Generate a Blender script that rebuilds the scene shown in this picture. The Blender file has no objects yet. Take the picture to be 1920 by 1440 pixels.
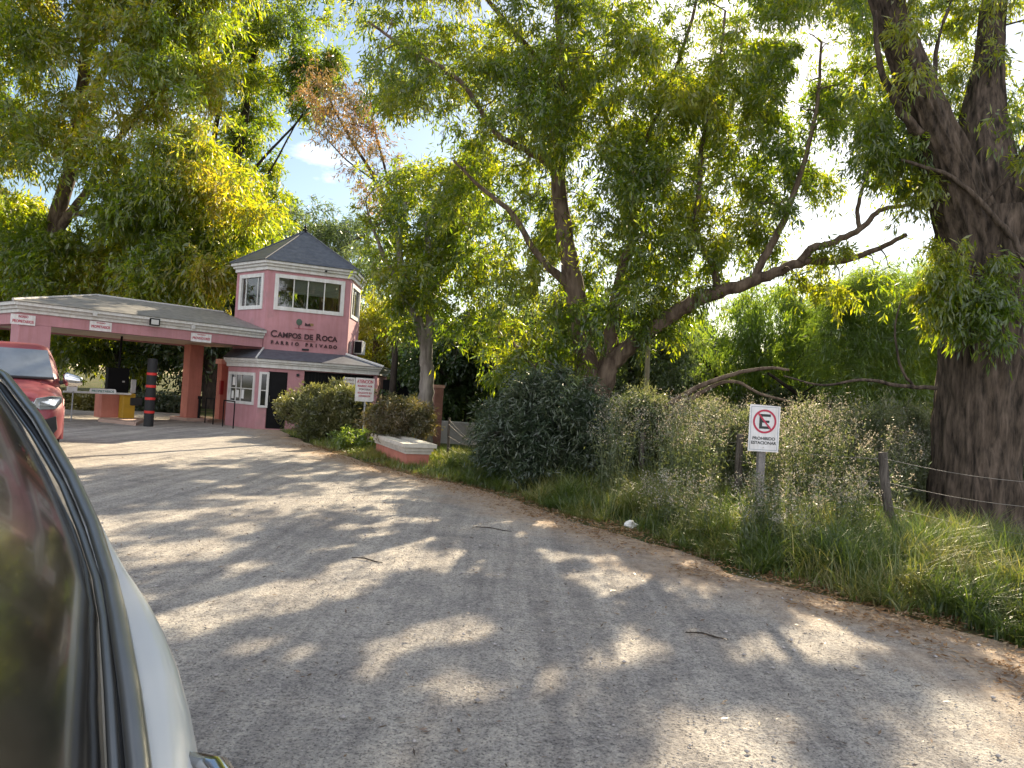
import bpy, math, random
import numpy as np
from mathutils import Vector, Matrix

random.seed(7)
RNG = np.random.default_rng(7)
scn = bpy.context.scene
COL = scn.collection

# ------------------------------------------------------------------ camera
FPX = 1387.0                      # focal length in pixels of a 1920 wide picture
CAMZ = 1.55
PITCH = math.radians(0.80)
ROLL = math.radians(3.52)
_r0 = Vector((1, 0, 0)); _u0 = Vector((0, -math.sin(PITCH), math.cos(PITCH))); _f = Vector((0, math.cos(PITCH), math.sin(PITCH)))
_r = _r0 * math.cos(ROLL) + _u0 * math.sin(ROLL)
_u = -_r0 * math.sin(ROLL) + _u0 * math.cos(ROLL)
CAM = Vector((0, 0, CAMZ))
cam_d = bpy.data.cameras.new('camera'); cam = bpy.data.objects.new('camera', cam_d); COL.objects.link(cam)
cam_d.sensor_width = 36; cam_d.lens = 36 * FPX / 1920
cam_d.clip_start = 0.05; cam_d.clip_end = 2000
M = Matrix.Identity(4)
for i in range(3):
    M[i][0] = _r[i]; M[i][1] = _u[i]; M[i][2] = -_f[i]; M[i][3] = CAM[i]
cam.matrix_world = M
scn.camera = cam

def ray(px, py):
    return (_r * ((px - 960) / FPX) + _u * ((720 - py) / FPX) + _f)
def P(px, py, D):
    """world point seen at pixel, at world distance y = D"""
    d = ray(px, py)
    return CAM + d * (D / d.y)
def G(px, py, z=0.0):
    d = ray(px, py)
    return CAM + d * ((z - CAM.z) / d.z)

# ------------------------------------------------------------------ light
SUNDIR = ray(1450, -45).normalized()      # where the sun stands
SUN_EL = math.asin(SUNDIR.z); SUN_AZ = math.atan2(SUNDIR.x, SUNDIR.y)
sd = bpy.data.lights.new('sun', 'SUN'); sun = bpy.data.objects.new('sun', sd); COL.objects.link(sun)
sd.energy = 5.0; sd.angle = math.radians(0.55); sd.color = (1.0, 0.84, 0.60)
sun.rotation_euler = SUNDIR.to_track_quat('Z', 'Y').to_euler()
sun.location = (5, 10, 20)

w = bpy.data.worlds.new('World'); scn.world = w; w.use_nodes = True
nt = w.node_tree; nt.nodes.clear()
out = nt.nodes.new('ShaderNodeOutputWorld'); bg = nt.nodes.new('ShaderNodeBackground')
sky = nt.nodes.new('ShaderNodeTexSky'); sky.sky_type = 'NISHITA'; sky.sun_disc = False
sky.sun_elevation = SUN_EL; sky.sun_rotation = SUN_AZ; sky.air_density = 1.2; sky.dust_density = 0.6; sky.ozone_density = 1.6
tc = nt.nodes.new('ShaderNodeTexCoord'); mp = nt.nodes.new('ShaderNodeMapping'); mp.inputs['Scale'].default_value = (1, 1, 2.2)
mp.inputs['Location'].default_value = (0.35, 0.1, 0.0)
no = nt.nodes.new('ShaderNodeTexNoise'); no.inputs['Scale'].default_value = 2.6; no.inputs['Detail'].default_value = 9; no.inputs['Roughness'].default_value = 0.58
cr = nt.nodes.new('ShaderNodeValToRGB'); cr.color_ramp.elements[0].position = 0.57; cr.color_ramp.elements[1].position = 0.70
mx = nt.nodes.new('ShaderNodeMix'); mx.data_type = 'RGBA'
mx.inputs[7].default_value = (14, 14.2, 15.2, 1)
L = nt.links.new
L(tc.outputs['Generated'], mp.inputs['Vector']); L(mp.outputs[0], no.inputs['Vector'])
# extra unseen cloud, added overhead and behind the viewer to lift ambient fill
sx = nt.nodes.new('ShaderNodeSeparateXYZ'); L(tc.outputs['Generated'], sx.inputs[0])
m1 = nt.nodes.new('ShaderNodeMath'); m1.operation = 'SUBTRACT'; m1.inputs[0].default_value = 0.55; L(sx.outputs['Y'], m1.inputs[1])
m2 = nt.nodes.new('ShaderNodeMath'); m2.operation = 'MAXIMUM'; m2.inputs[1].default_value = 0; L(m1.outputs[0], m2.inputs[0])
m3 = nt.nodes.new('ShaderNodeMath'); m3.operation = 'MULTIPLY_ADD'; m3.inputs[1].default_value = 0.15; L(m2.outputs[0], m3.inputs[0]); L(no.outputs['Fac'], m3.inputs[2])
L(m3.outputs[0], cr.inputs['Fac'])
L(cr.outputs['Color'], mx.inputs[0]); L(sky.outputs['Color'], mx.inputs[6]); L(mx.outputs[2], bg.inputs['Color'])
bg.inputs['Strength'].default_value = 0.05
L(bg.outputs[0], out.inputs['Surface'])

scn.view_settings.view_transform = 'Standard'; scn.view_settings.look = 'None'
scn.view_settings.exposure = 1.62; scn.view_settings.gamma = 1
scn.render.engine = 'CYCLES'
try:
    scn.cycles.max_bounces = 8; scn.cycles.diffuse_bounces = 4; scn.cycles.glossy_bounces = 3
    scn.cycles.transmission_bounces = 6; scn.cycles.transparent_max_bounces = 8
    scn.cycles.use_denoising = True; scn.cycles.sample_clamp_indirect = 6
except Exception: pass

# ------------------------------------------------------------------ noise helpers
def _hash(ix, iy, iz, s):
    h = (ix.astype(np.int64) * 374761393 + iy.astype(np.int64) * 668265263 + iz.astype(np.int64) * 2147483647 + s * 1442695041) & 0xFFFFFFFF
    h = ((h ^ (h >> 13)) * 1274126177) & 0xFFFFFFFF
    h = ((h ^ (h >> 16)) * 2246822519) & 0xFFFFFFFF
    return ((h ^ (h >> 15)) & 0xFFFFFF) / float(0xFFFFFF)
def vnoise(p, s=0):
    p = np.asarray(p, float); i = np.floor(p); f = p - i; f = f * f * (3 - 2 * f)
    r = 0
    for dx in (0, 1):
        for dy in (0, 1):
            for dz in (0, 1):
                wgt = (f[..., 0] if dx else 1 - f[..., 0]) * (f[..., 1] if dy else 1 - f[..., 1]) * (f[..., 2] if dz else 1 - f[..., 2])
                r = r + wgt * _hash(i[..., 0] + dx, i[..., 1] + dy, i[..., 2] + dz, s)
    return r
def fbm(p, s=0, o=4):
    r = 0; a = .5
    for k in range(o):
        r = r + a * vnoise(np.asarray(p) * 2 ** k, s + k); a *= .5
    return r

# ------------------------------------------------------------------ materials
MATS = {}
def nodes_of(name):
    m = bpy.data.materials.new(name); m.use_nodes = True
    n = m.node_tree; n.nodes.clear(); o = n.nodes.new('ShaderNodeOutputMaterial')
    return m, n, o
def pm(name, col, rough=.6, metal=0., var=.12, vscale=3., bump=.0, bscale=40., coat=0., spec=.5, emit=None, alpha=None, fleck=None, streak=0):
    """principled material with coloured wear noise and bump"""
    if name in MATS: return MATS[name]
    m, n, o = nodes_of(name); l = n.links.new
    b = n.nodes.new('ShaderNodeBsdfPrincipled'); l(b.outputs[0], o.inputs['Surface'])
    b.inputs['Roughness'].default_value = rough; b.inputs['Metallic'].default_value = metal
    b.inputs['Specular IOR Level'].default_value = spec; b.inputs['Coat Weight'].default_value = coat; b.inputs['Coat Roughness'].default_value = .04
    t = n.nodes.new('ShaderNodeTexCoord')
    a = n.nodes.new('ShaderNodeTexNoise'); a.inputs['Scale'].default_value = vscale; a.inputs['Detail'].default_value = 6; a.inputs['Roughness'].default_value = .65
    l(t.outputs['Object'], a.inputs['Vector'])
    r = n.nodes.new('ShaderNodeValToRGB'); l(a.outputs['Fac'], r.inputs['Fac'])
    r.color_ramp.elements[0].position = .3; r.color_ramp.elements[1].position = .7
    r.color_ramp.elements[0].color = [c * (1 - var) for c in col] + [1]
    r.color_ramp.elements[1].color = [min(1, c * (1 + var)) for c in col] + [1]
    last = r.outputs['Color']
    if streak:
        mp_ = n.nodes.new('ShaderNodeMapping'); mp_.inputs['Scale'].default_value = (7, 7, .55); l(t.outputs['Object'], mp_.inputs['Vector'])
        s1_ = n.nodes.new('ShaderNodeTexNoise'); s1_.inputs['Scale'].default_value = 1.3; s1_.inputs['Detail'].default_value = 8; s1_.inputs['Roughness'].default_value = .7; l(mp_.outputs[0], s1_.inputs['Vector'])
        s2_ = n.nodes.new('ShaderNodeValToRGB'); l(s1_.outputs['Fac'], s2_.inputs['Fac']); s2_.color_ramp.elements[0].position = .38; s2_.color_ramp.elements[1].position = .56
        k_ = 1 - streak; s2_.color_ramp.elements[0].color = (k_, k_ * .97, k_ * .93, 1); s2_.color_ramp.elements[1].color = (1, 1, 1, 1)
        s3_ = n.nodes.new('ShaderNodeMix'); s3_.data_type = 'RGBA'; s3_.blend_type = 'MULTIPLY'; s3_.inputs[0].default_value = 1; l(last, s3_.inputs[6]); l(s2_.outputs['Color'], s3_.inputs[7]); last = s3_.outputs[2]
    if fleck:
        a2 = n.nodes.new('ShaderNodeTexNoise'); a2.inputs['Scale'].default_value = fleck[1]; a2.inputs['Detail'].default_value = 4
        l(t.outputs['Object'], a2.inputs['Vector'])
        r2 = n.nodes.new('ShaderNodeValToRGB'); l(a2.outputs['Fac'], r2.inputs['Fac']); r2.color_ramp.elements[0].position = fleck[2]; r2.color_ramp.elements[1].position = fleck[2] + .12
        mxx = n.nodes.new('ShaderNodeMix'); mxx.data_type = 'RGBA'; l(r2.outputs['Color'], mxx.inputs[0]); l(last, mxx.inputs[6]); mxx.inputs[7].default_value = (*fleck[0], 1); last = mxx.outputs[2]
    l(last, b.inputs['Base Color'])
    if bump:
        c = n.nodes.new('ShaderNodeTexNoise'); c.inputs['Scale'].default_value = bscale; c.inputs['Detail'].default_value = 5; l(t.outputs['Object'], c.inputs['Vector'])
        bp = n.nodes.new('ShaderNodeBump'); bp.inputs['Strength'].default_value = bump; bp.inputs['Distance'].default_value = .02
        l(c.outputs['Fac'], bp.inputs['Height']); l(bp.outputs[0], b.inputs['Normal'])
    if emit:
        b.inputs['Emission Color'].default_value = (*emit[:3], 1); b.inputs['Emission Strength'].default_value = emit[3]
    MATS[name] = m; return m

def leafmat(name, ca, cb, cc=None, trans=.5, tcol=(1.9, 1.9, .6), scale=.7, gloss=.06):
    """two sided leaf: diffuse + translucent, hue drifting from clump to clump and leaf to leaf"""
    if name in MATS: return MATS[name]
    cc = cc or cb
    m, n, o = nodes_of(name); l = n.links.new
    t = n.nodes.new('ShaderNodeTexCoord'); a = n.nodes.new('ShaderNodeTexNoise'); a.inputs['Scale'].default_value = scale; a.inputs['Detail'].default_value = 3
    l(t.outputs['Object'], a.inputs['Vector'])
    g = n.nodes.new('ShaderNodeNewGeometry')
    ad = n.nodes.new('ShaderNodeMath'); ad.operation = 'MULTIPLY_ADD'; ad.inputs[1].default_value = .34; l(g.outputs['Random Per Island'], ad.inputs[0])
    sb = n.nodes.new('ShaderNodeMath'); sb.operation = 'SUBTRACT'; sb.inputs[1].default_value = .17; l(a.outputs['Fac'], sb.inputs[0]); l(sb.outputs[0], ad.inputs[2])
    r = n.nodes.new('ShaderNodeValToRGB'); l(ad.outputs[0], r.inputs['Fac'])
    e = r.color_ramp.elements; e[0].position = .30; e[0].color = (*ca, 1); e[1].position = .52; e[1].color = (*cb, 1)
    x = e.new(.70); x.color = (*cc, 1)
    d = n.nodes.new('ShaderNodeBsdfDiffuse'); l(r.outputs['Color'], d.inputs['Color'])
    mt = n.nodes.new('ShaderNodeMix'); mt.data_type = 'RGBA'; mt.blend_type = 'MULTIPLY'; mt.inputs[0].default_value = 1; mt.clamp_result = True
    l(r.outputs['Color'], mt.inputs[6]); mt.inputs[7].default_value = (*tcol, 1)
    tr = n.nodes.new('ShaderNodeBsdfTranslucent'); l(mt.outputs[2], tr.inputs['Color'])
    s1 = n.nodes.new('ShaderNodeMixShader'); s1.inputs[0].default_value = trans; l(d.outputs[0], s1.inputs[1]); l(tr.outputs[0], s1.inputs[2])
    gl = n.nodes.new('ShaderNodeBsdfGlossy'); gl.inputs['Roughness'].default_value = .38; gl.inputs['Color'].default_value = (.9, .9, .9, 1)
    s2 = n.nodes.new('ShaderNodeMixShader'); s2.inputs[0].default_value = gloss; l(s1.outputs[0], s2.inputs[1]); l(gl.outputs[0], s2.inputs[2])
    l(s2.outputs[0], o.inputs['Surface']); MATS[name] = m; return m

def barkmat(name, ca, cb, scale=(14, 14, 1.6), bump=.8):
    if name in MATS: return MATS[name]
    m, n, o = nodes_of(name); l = n.links.new
    b = n.nodes.new('ShaderNodeBsdfPrincipled'); l(b.outputs[0], o.inputs['Surface']); b.inputs['Roughness'].default_value = .9; b.inputs['Specular IOR Level'].default_value = .2
    t = n.nodes.new('ShaderNodeTexCoord'); mp = n.nodes.new('ShaderNodeMapping'); mp.inputs['Scale'].default_value = scale; l(t.outputs['Object'], mp.inputs['Vector'])
    a = n.nodes.new('ShaderNodeTexNoise'); a.inputs['Scale'].default_value = 1; a.inputs['Detail'].default_value = 7; a.inputs['Roughness'].default_value = .6; l(mp.outputs[0], a.inputs['Vector'])
    r = n.nodes.new('ShaderNodeValToRGB'); r.color_ramp.elements[0].position = .35; r.color_ramp.elements[1].position = .68
    r.color_ramp.elements[0].color = (*ca, 1); r.color_ramp.elements[1].color = (*cb, 1); l(a.outputs['Fac'], r.inputs['Fac'])
    l(r.outputs['Color'], b.inputs['Base Color'])
    bp = n.nodes.new('ShaderNodeBump'); bp.inputs['Strength'].default_value = bump; bp.inputs['Distance'].default_value = .04; l(a.outputs['Fac'], bp.inputs['Height']); l(bp.outputs[0], b.inputs['Normal'])
    MATS[name] = m; return m

def glassmat(name, tint=(.5, .55, .55), mixf=.35, rough=.03):
    if name in MATS: return MATS[name]
    m, n, o = nodes_of(name); l = n.links.new
    tr = n.nodes.new('ShaderNodeBsdfTransparent'); tr.inputs[0].default_value = (*tint, 1)
    gl = n.nodes.new('ShaderNodeBsdfGlossy'); gl.inputs['Roughness'].default_value = rough
    fr = n.nodes.new('ShaderNodeFresnel'); fr.inputs[0].default_value = 1.5
    ad = n.nodes.new('ShaderNodeMath'); ad.operation = 'MULTIPLY_ADD'; ad.inputs[1].default_value = .9; ad.inputs[2].default_value = mixf * .3; l(fr.outputs[0], ad.inputs[0])
    s = n.nodes.new('ShaderNodeMixShader'); l(ad.outputs[0], s.inputs[0]); l(tr.outputs[0], s.inputs[1]); l(gl.outputs[0], s.inputs[2]); l(s.outputs[0], o.inputs['Surface'])
    MATS[name] = m; return m

# ------------------------------------------------------------------ object helpers
def tag(o, label=None, cat=None, group=None, kind=None):
    if label: o['label'] = label
    if cat: o['category'] = cat
    if group: o['group'] = group
    if kind: o['kind'] = kind
    return o
def empty(name, loc, label, cat, group=None, rz=0):
    o = bpy.data.objects.new(name, None); COL.objects.link(o); o.location = loc; o.rotation_euler = (0, 0, rz); o.empty_display_size = .2
    return tag(o, label, cat, group)
def origin(p):
    """summed local origin of a parent chain (parents are never rotated when built in world space)"""
    v = Vector((0, 0, 0))
    while p is not None:
        v += Vector(p.location); p = p.parent
    return v
def link(name, me, parent=None, mats=(), smooth=False):
    o = bpy.data.objects.new(name, me); COL.objects.link(o)
    for m in (mats if isinstance(mats, (list, tuple)) else [mats]): me.materials.append(m)
    if smooth: me.polygons.foreach_set('use_smooth', [True] * len(me.polygons))
    if parent: o.parent = parent
    return o
class MB:
    """collects faces in world (or local) coordinates; build() links ONE mesh object"""
    def __init__(s): s.v = []; s.f = []; s.m = []
    def poly(s, pts, m=0):
        b = len(s.v); s.v += [tuple(p) for p in pts]; s.f.append(tuple(range(b, b + len(pts)))); s.m.append(m); return s
    def hexa(s, b4, t4, m=0):
        k = len(s.v); s.v += [tuple(p) for p in b4] + [tuple(p) for p in t4]
        for q in ((3, 2, 1, 0), (4, 5, 6, 7), (0, 1, 5, 4), (1, 2, 6, 5), (2, 3, 7, 6), (3, 0, 4, 7)):
            s.f.append(tuple(k + i for i in q)); s.m.append(m)
        return s
    def box(s, c, size, rz=0., m=0):
        cx, cy, cz = c; hx, hy, hz = size[0] / 2, size[1] / 2, size[2] / 2; ca, sa = math.cos(rz), math.sin(rz)
        q = [(cx + x * ca - y * sa, cy + x * sa + y * ca) for x, y in ((-hx, -hy), (hx, -hy), (hx, hy), (-hx, hy))]
        return s.hexa([(x, y, cz - hz) for x, y in q], [(x, y, cz + hz) for x, y in q], m)
    def prism(s, pts, z0, z1, m=0):
        k = len(s.v); n = len(pts); s.v += [(p[0], p[1], z0) for p in pts] + [(p[0], p[1], z1) for p in pts]
        s.f.append(tuple(k + i for i in reversed(range(n)))); s.f.append(tuple(k + n + i for i in range(n))); s.m += [m, m]
        for i in range(n):
            j = (i + 1) % n; s.f.append((k + i, k + j, k + n + j, k + n + i)); s.m.append(m)
        return s
    def loft(s, rings, m=0, cap=True, closed=True):
        k = len(s.v); n = len(rings[0])
        for r in rings: s.v += [tuple(p) for p in r]
        for a in range(len(rings) - 1):
            for i in range(n if closed else n - 1):
                j = (i + 1) % n; s.f.append((k + a * n + i, k + a * n + j, k + (a + 1) * n + j, k + (a + 1) * n + i)); s.m.append(m)
        if cap and closed:
            s.f.append(tuple(k + i for i in reversed(range(n)))); s.f.append(tuple(k + (len(rings) - 1) * n + i for i in range(n))); s.m += [m, m]
        return s
    def tube(s, pts, rad, n=8, m=0, cap=True):
        pts = [Vector(p) for p in pts]
        rad = rad if isinstance(rad, (list, tuple)) else [rad] * len(pts)
        rings = []; t = (pts[1] - pts[0]).normalized(); x = t.orthogonal().normalized()
        for i, p in enumerate(pts):
            t2 = (pts[min(i + 1, len(pts) - 1)] - pts[max(i - 1, 0)]).normalized()
            x = (x - t2 * x.dot(t2)); x = x.normalized() if x.length > 1e-6 else t2.orthogonal().normalized(); y = t2.cross(x)
            rings.append([p + (x * math.cos(a) + y * math.sin(a)) * rad[i] for a in [2 * math.pi * k / n for k in range(n)]])
        return s.loft(rings, m, cap)
    def build(s, name, mats, parent=None, smooth=False, bevel=0):
        o0 = origin(parent)
        me = bpy.data.meshes.new(name); me.from_pydata([(v[0] - o0.x, v[1] - o0.y, v[2] - o0.z) for v in s.v], [], s.f)
        ml = list(mats) if isinstance(mats, (list, tuple)) else [mats]
        o = link(name, me, parent, ml, smooth)
        if len(ml) > 1: me.polygons.foreach_set('material_index', s.m)
        me.update()
        if bevel:
            b = o.modifiers.new('bevel', 'BEVEL'); b.width = bevel; b.segments = 2; b.limit_method = 'ANGLE'; b.angle_limit = math.radians(40)
        return o
def npmesh(name, V, F, mats, parent=None, midx=None, smooth=False):
    """V (n,3) array, F (m,k) index array, fast"""
    V = np.asarray(V, np.float32); F = np.asarray(F, np.int32); o0 = origin(parent); V = V - np.array(o0, np.float32)
    me = bpy.data.meshes.new(name); k = F.shape[1]
    me.vertices.add(len(V)); me.vertices.foreach_set('co', V.ravel())
    me.loops.add(F.size); me.loops.foreach_set('vertex_index', F.ravel())
    me.polygons.add(len(F)); me.polygons.foreach_set('loop_start', np.arange(0, F.size, k, dtype=np.int32))
    o = link(name, me, parent, mats)
    if midx is not None: me.polygons.foreach_set('material_index', np.asarray(midx, np.int32))
    if smooth: me.polygons.foreach_set('use_smooth', np.ones(len(F), bool))
    me.update(); me.validate()
    return o
def copy_tree(o, loc, rz=0., sc=1., label=None, group=None):
    r = o.copy(); COL.objects.link(r); r.location = loc; r.rotation_euler = (0, 0, rz); r.scale = (sc, sc, sc)
    for ch in o.children:
        c = ch.copy(); COL.objects.link(c); c.parent = r
        for g in ch.children:
            d = g.copy(); COL.objects.link(d); d.parent = c
    if label: r['label'] = label
    if group: r['group'] = group
    return r
def text_mesh(name, body, size, org, right, up, mat, parent, depth=.004, bold=.0, align='CENTER', spacing=1., width=None):
    cu = bpy.data.curves.new(name, 'FONT'); cu.body = body; cu.size = size; cu.align_x = align; cu.extrude = depth; cu.offset = bold; cu.space_character = spacing
    tmp = bpy.data.objects.new('tmp_text', cu); COL.objects.link(tmp)
    dg = bpy.context.evaluated_depsgraph_get(); dg.update()
    me = bpy.data.meshes.new_from_object(tmp.evaluated_get(dg)); bpy.data.objects.remove(tmp); bpy.data.curves.remove(cu)
    me.materials.clear()
    xs = [v.co.x for v in me.vertices]; f = 1.
    if width and xs: f = width / (max(xs) - min(xs))
    right = Vector(right).normalized(); up = Vector(up).normalized(); nrm = right.cross(up); o0 = origin(parent)
    for v in me.vertices:
        c = v.co.copy(); v.co = Vector(org) - o0 + right * c.x * f + up * c.y + nrm * (c.z)
    return link(name, me, parent, mat)
class Frame:
    """right / outward / up frame standing on a wall foot line from A to B seen from outside"""
    def __init__(s, A, B):
        s.o = Vector((A[0], A[1], 0)); d = Vector((B[0] - A[0], B[1] - A[1], 0)); s.L = d.length; s.r = d.normalized(); s.n = s.r.cross(Vector((0, 0, 1)))
    def p(s, r, n, z): return s.o + s.r * r + s.n * n + Vector((0, 0, z))
    def box(s, mb, r0, r1, n0, n1, z0, z1, m=0):
        q = [(r0, n1), (r1, n1), (r1, n0), (r0, n0)]
        return mb.hexa([s.p(a, b, z0) for a, b in q], [s.p(a, b, z1) for a, b in q], m)
def offset_poly(pts, d):
    """pts seen left to right from outside (clockwise from above reversed); positive d grows it"""
    n = len(pts); res = []
    for i in range(n):
        a, b, c = Vector(pts[i - 1][:2]), Vector(pts[i][:2]), Vector(pts[(i + 1) % n][:2])
        d1 = (b - a).normalized(); d2 = (c - b).normalized(); n1 = Vector((d1.y, -d1.x)); n2 = Vector((d2.y, -d2.x))
        k = (n1 + n2); k = k / (k.dot(n1)); res.append(b + k * d)
    return res

# ================================================================== GROUND AND ROAD
EDGE = [(520, 806), (560, 822), (600, 838), (680, 862), (750, 884), (850, 905), (950, 930), (1050, 966), (1150, 992), (1300, 1042), (1400, 1078), (1600, 1132), (1750, 1172), (1850, 1200), (1920, 1222), (2100, 1290), (2400, 1420)]
_e = sorted([(G(*q).y, G(*q).x) for q in EDGE])
_ey = np.array([a for a, b in _e]); _ex = np.array([b for a, b in _e])
def xedge(y):
    y = np.asarray(y, float)
    r = np.interp(y, _ey, _ex)
    r = np.where(y < _ey[0], _ex[0] + (_ey[0] - y) * .9, r)
    return np.where(y > _ey[-1], _ex[-1] - (y - _ey[-1]) * .83, r)

def ground_mat():
    m, n, o = nodes_of('earth_and_turf'); l = n.links.new
    b = n.nodes.new('ShaderNodeBsdfPrincipled'); b.inputs['Roughness'].default_value = .95; b.inputs['Specular IOR Level'].default_value = .1; l(b.outputs[0], o.inputs['Surface'])
    t = n.nodes.new('ShaderNodeTexCoord')
    a = n.nodes.new('ShaderNodeTexNoise'); a.inputs['Scale'].default_value = .8; a.inputs['Detail'].default_value = 8; l(t.outputs['Object'], a.inputs['Vector'])
    r = n.nodes.new('ShaderNodeValToRGB'); l(a.outputs['Fac'], r.inputs['Fac']); e = r.color_ramp.elements
    e[0].position = .35; e[0].color = (.035, .06, .018, 1); e[1].position = .7; e[1].color = (.16, .12, .07, 1); x = e.new(.55); x.color = (.09, .085, .035, 1)
    c = n.nodes.new('ShaderNodeTexNoise'); c.inputs['Scale'].default_value = 30; c.inputs['Detail'].default_value = 6; l(t.outputs['Object'], c.inputs['Vector'])
    mu = n.nodes.new('ShaderNodeMix'); mu.data_type = 'RGBA'; mu.blend_type = 'OVERLAY'; mu.inputs[0].default_value = .7; l(r.outputs['Color'], mu.inputs[6]); l(c.outputs['Color'], mu.inputs[7]); l(mu.outputs[2], b.inputs['Base Color'])
    bp = n.nodes.new('ShaderNodeBump'); bp.inputs['Distance'].default_value = .05; l(c.outputs['Fac'], bp.inputs['Height']); l(bp.outputs[0], b.inputs['Normal'])
    return m
def road_mat():
    m, n, o = nodes_of('packed_gravel'); l = n.links.new
    b = n.nodes.new('ShaderNodeBsdfPrincipled'); b.inputs['Roughness'].default_value = .93; b.inputs['Specular IOR Level'].default_value = .15; l(b.outputs[0], o.inputs['Surface'])
    t = n.nodes.new('ShaderNodeTexCoord')
    def noise(sc, det=5, rough=.6, vec=None, dist=0):
        q = n.nodes.new('ShaderNodeTexNoise'); q.inputs['Scale'].default_value = sc; q.inputs['Detail'].default_value = det; q.inputs['Roughness'].default_value = rough; q.inputs['Distortion'].default_value = dist
        l(vec or t.outputs['Object'], q.inputs['Vector']); return q.outputs['Fac']
    def ramp(f, stops):
        r = n.nodes.new('ShaderNodeValToRGB'); l(f, r.inputs['Fac']); e = r.color_ramp.elements
        e[0].position, e[0].color = stops[0][0], (*stops[0][1], 1); e[1].position, e[1].color = stops[-1][0], (*stops[-1][1], 1)
        for p_, c_ in stops[1:-1]: x = e.new(p_); x.color = (*c_, 1)
        return r.outputs['Color']
    def mix(f, a_, b_, mode='MIX'):
        q = n.nodes.new('ShaderNodeMix'); q.data_type = 'RGBA'; q.blend_type = mode
        if isinstance(f, float): q.inputs[0].default_value = f
        else: l(f, q.inputs[0])
        for s_, v_ in ((6, a_), (7, b_)):
            if isinstance(v_, tuple): q.inputs[s_].default_value = (*v_, 1)
            else: l(v_, q.inputs[s_])
        return q.outputs[2]
    base = ramp(noise(.55, 6), [(.3, (.46, .43, .40)), (.5, (.56, .52, .47)), (.7, (.63, .58, .51))])
    # wheel tracks: noise stretched along the way to the gate
    mp = n.nodes.new('ShaderNodeMapping'); mp.inputs['Rotation'].default_value = (0, 0, math.radians(-37)); mp.inputs['Scale'].default_value = (2.6, .11, 1)
    l(t.outputs['Object'], mp.inputs['Vector'])
    tr = ramp(noise(1.6, 6, .65, mp.outputs[0], .3), [(.36, (.0, .0, .0)), (.62, (1, 1, 1))])
    base = mix(tr, base, mix(1.0, base, (.66, .655, .67), 'MULTIPLY'))
    base = mix(.9, base, ramp(noise(3.2, 7, .7), [(.35, (.72, .72, .74)), (.5, (.95, .95, .95)), (.66, (1.14, 1.12, 1.08))]), 'MULTIPLY')
    # coarse and fine stone speckle
    base = mix(.85, base, ramp(noise(24, 4, .7), [(.32, (.62, .62, .63)), (.5, (.90, .90, .90)), (.68, (1.1, 1.09, 1.06))]), 'MULTIPLY')
    base = mix(.9, base, ramp(noise(75, 3, .7), [(.32, (.20, .20, .21)), (.46, (.88, .88, .88)), (.7, (1.3, 1.3, 1.26))]), 'MULTIPLY')
    sp = n.nodes.new('ShaderNodeTexVoronoi'); sp.inputs['Scale'].default_value = 38; l(t.outputs['Object'], sp.inputs['Vector'])
    base = mix(ramp(sp.outputs['Distance'], [(.09, (.9, .9, .9)), (.24, (0, 0, 0))]), base, (.12, .115, .11))
    # warm loose earth towards the verge
    at = n.nodes.new('ShaderNodeAttribute'); at.attribute_name = 'verge'
    ad = n.nodes.new('ShaderNodeMath'); ad.operation = 'MULTIPLY_ADD'; ad.inputs[1].default_value = 1.0; l(at.outputs['Fac'], ad.inputs[0])
    sb = n.nodes.new('ShaderNodeMath'); sb.operation = 'SUBTRACT'; sb.inputs[1].default_value = .5; l(noise(1.3, 6), sb.inputs[0]); l(sb.outputs[0], ad.inputs[2])
    wm = ramp(ad.outputs[0], [(.15, (0, 0, 0)), (.75, (1, 1, 1))])
    earth = ramp(noise(9, 7, .7), [(.3, (.20, .135, .09)), (.5, (.40, .30, .215)), (.72, (.50, .40, .30))])
    base = mix(wm, base, earth)
    l(base, b.inputs['Base Color'])
    h1 = noise(24, 4, .7); h2 = noise(75, 3, .7)
    hs = n.nodes.new('ShaderNodeMath'); hs.operation = 'ADD'; l(h1, hs.inputs[0]); l(h2, hs.inputs[1])
    bp = n.nodes.new('ShaderNodeBump'); bp.inputs['Strength'].default_value = .9; bp.inputs['Distance'].default_value = .03; l(hs.outputs[0], bp.inputs['Height']); l(bp.outputs[0], b.inputs['Normal'])
    return m

# ground: one sheet to the horizon
xs = np.concatenate([[-600, -200, -80], np.linspace(-40, 40, 60), [80, 200, 600]]); ys = np.concatenate([[-400, -120, -30, -10], np.linspace(-3, 60, 60), [90, 200, 600]])
X, Y = np.meshgrid(xs, ys); side = X - xedge(Y)
bank = np.clip(side / 1.5, 0, 1) * (np.clip((40 - Y) / 20, 0, 1))
Z = -.03 + .12 * bank * np.clip(1 - np.abs(side - 6) / 60, 0, 1)
Z = np.where((np.abs(X) > 45) | (Y > 61) | (Y < -3), -.03, Z)
nx, ny = len(xs), len(ys); idx = np.arange(nx * ny).reshape(ny, nx)
F = np.stack([idx[:-1, :-1], idx[:-1, 1:], idx[1:, 1:], idx[1:, :-1]], -1).reshape(-1, 4)
g = npmesh('ground', np.stack([X, Y, Z], -1).reshape(-1, 3), F, ground_mat(), smooth=True); tag(g, kind='structure')

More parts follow.
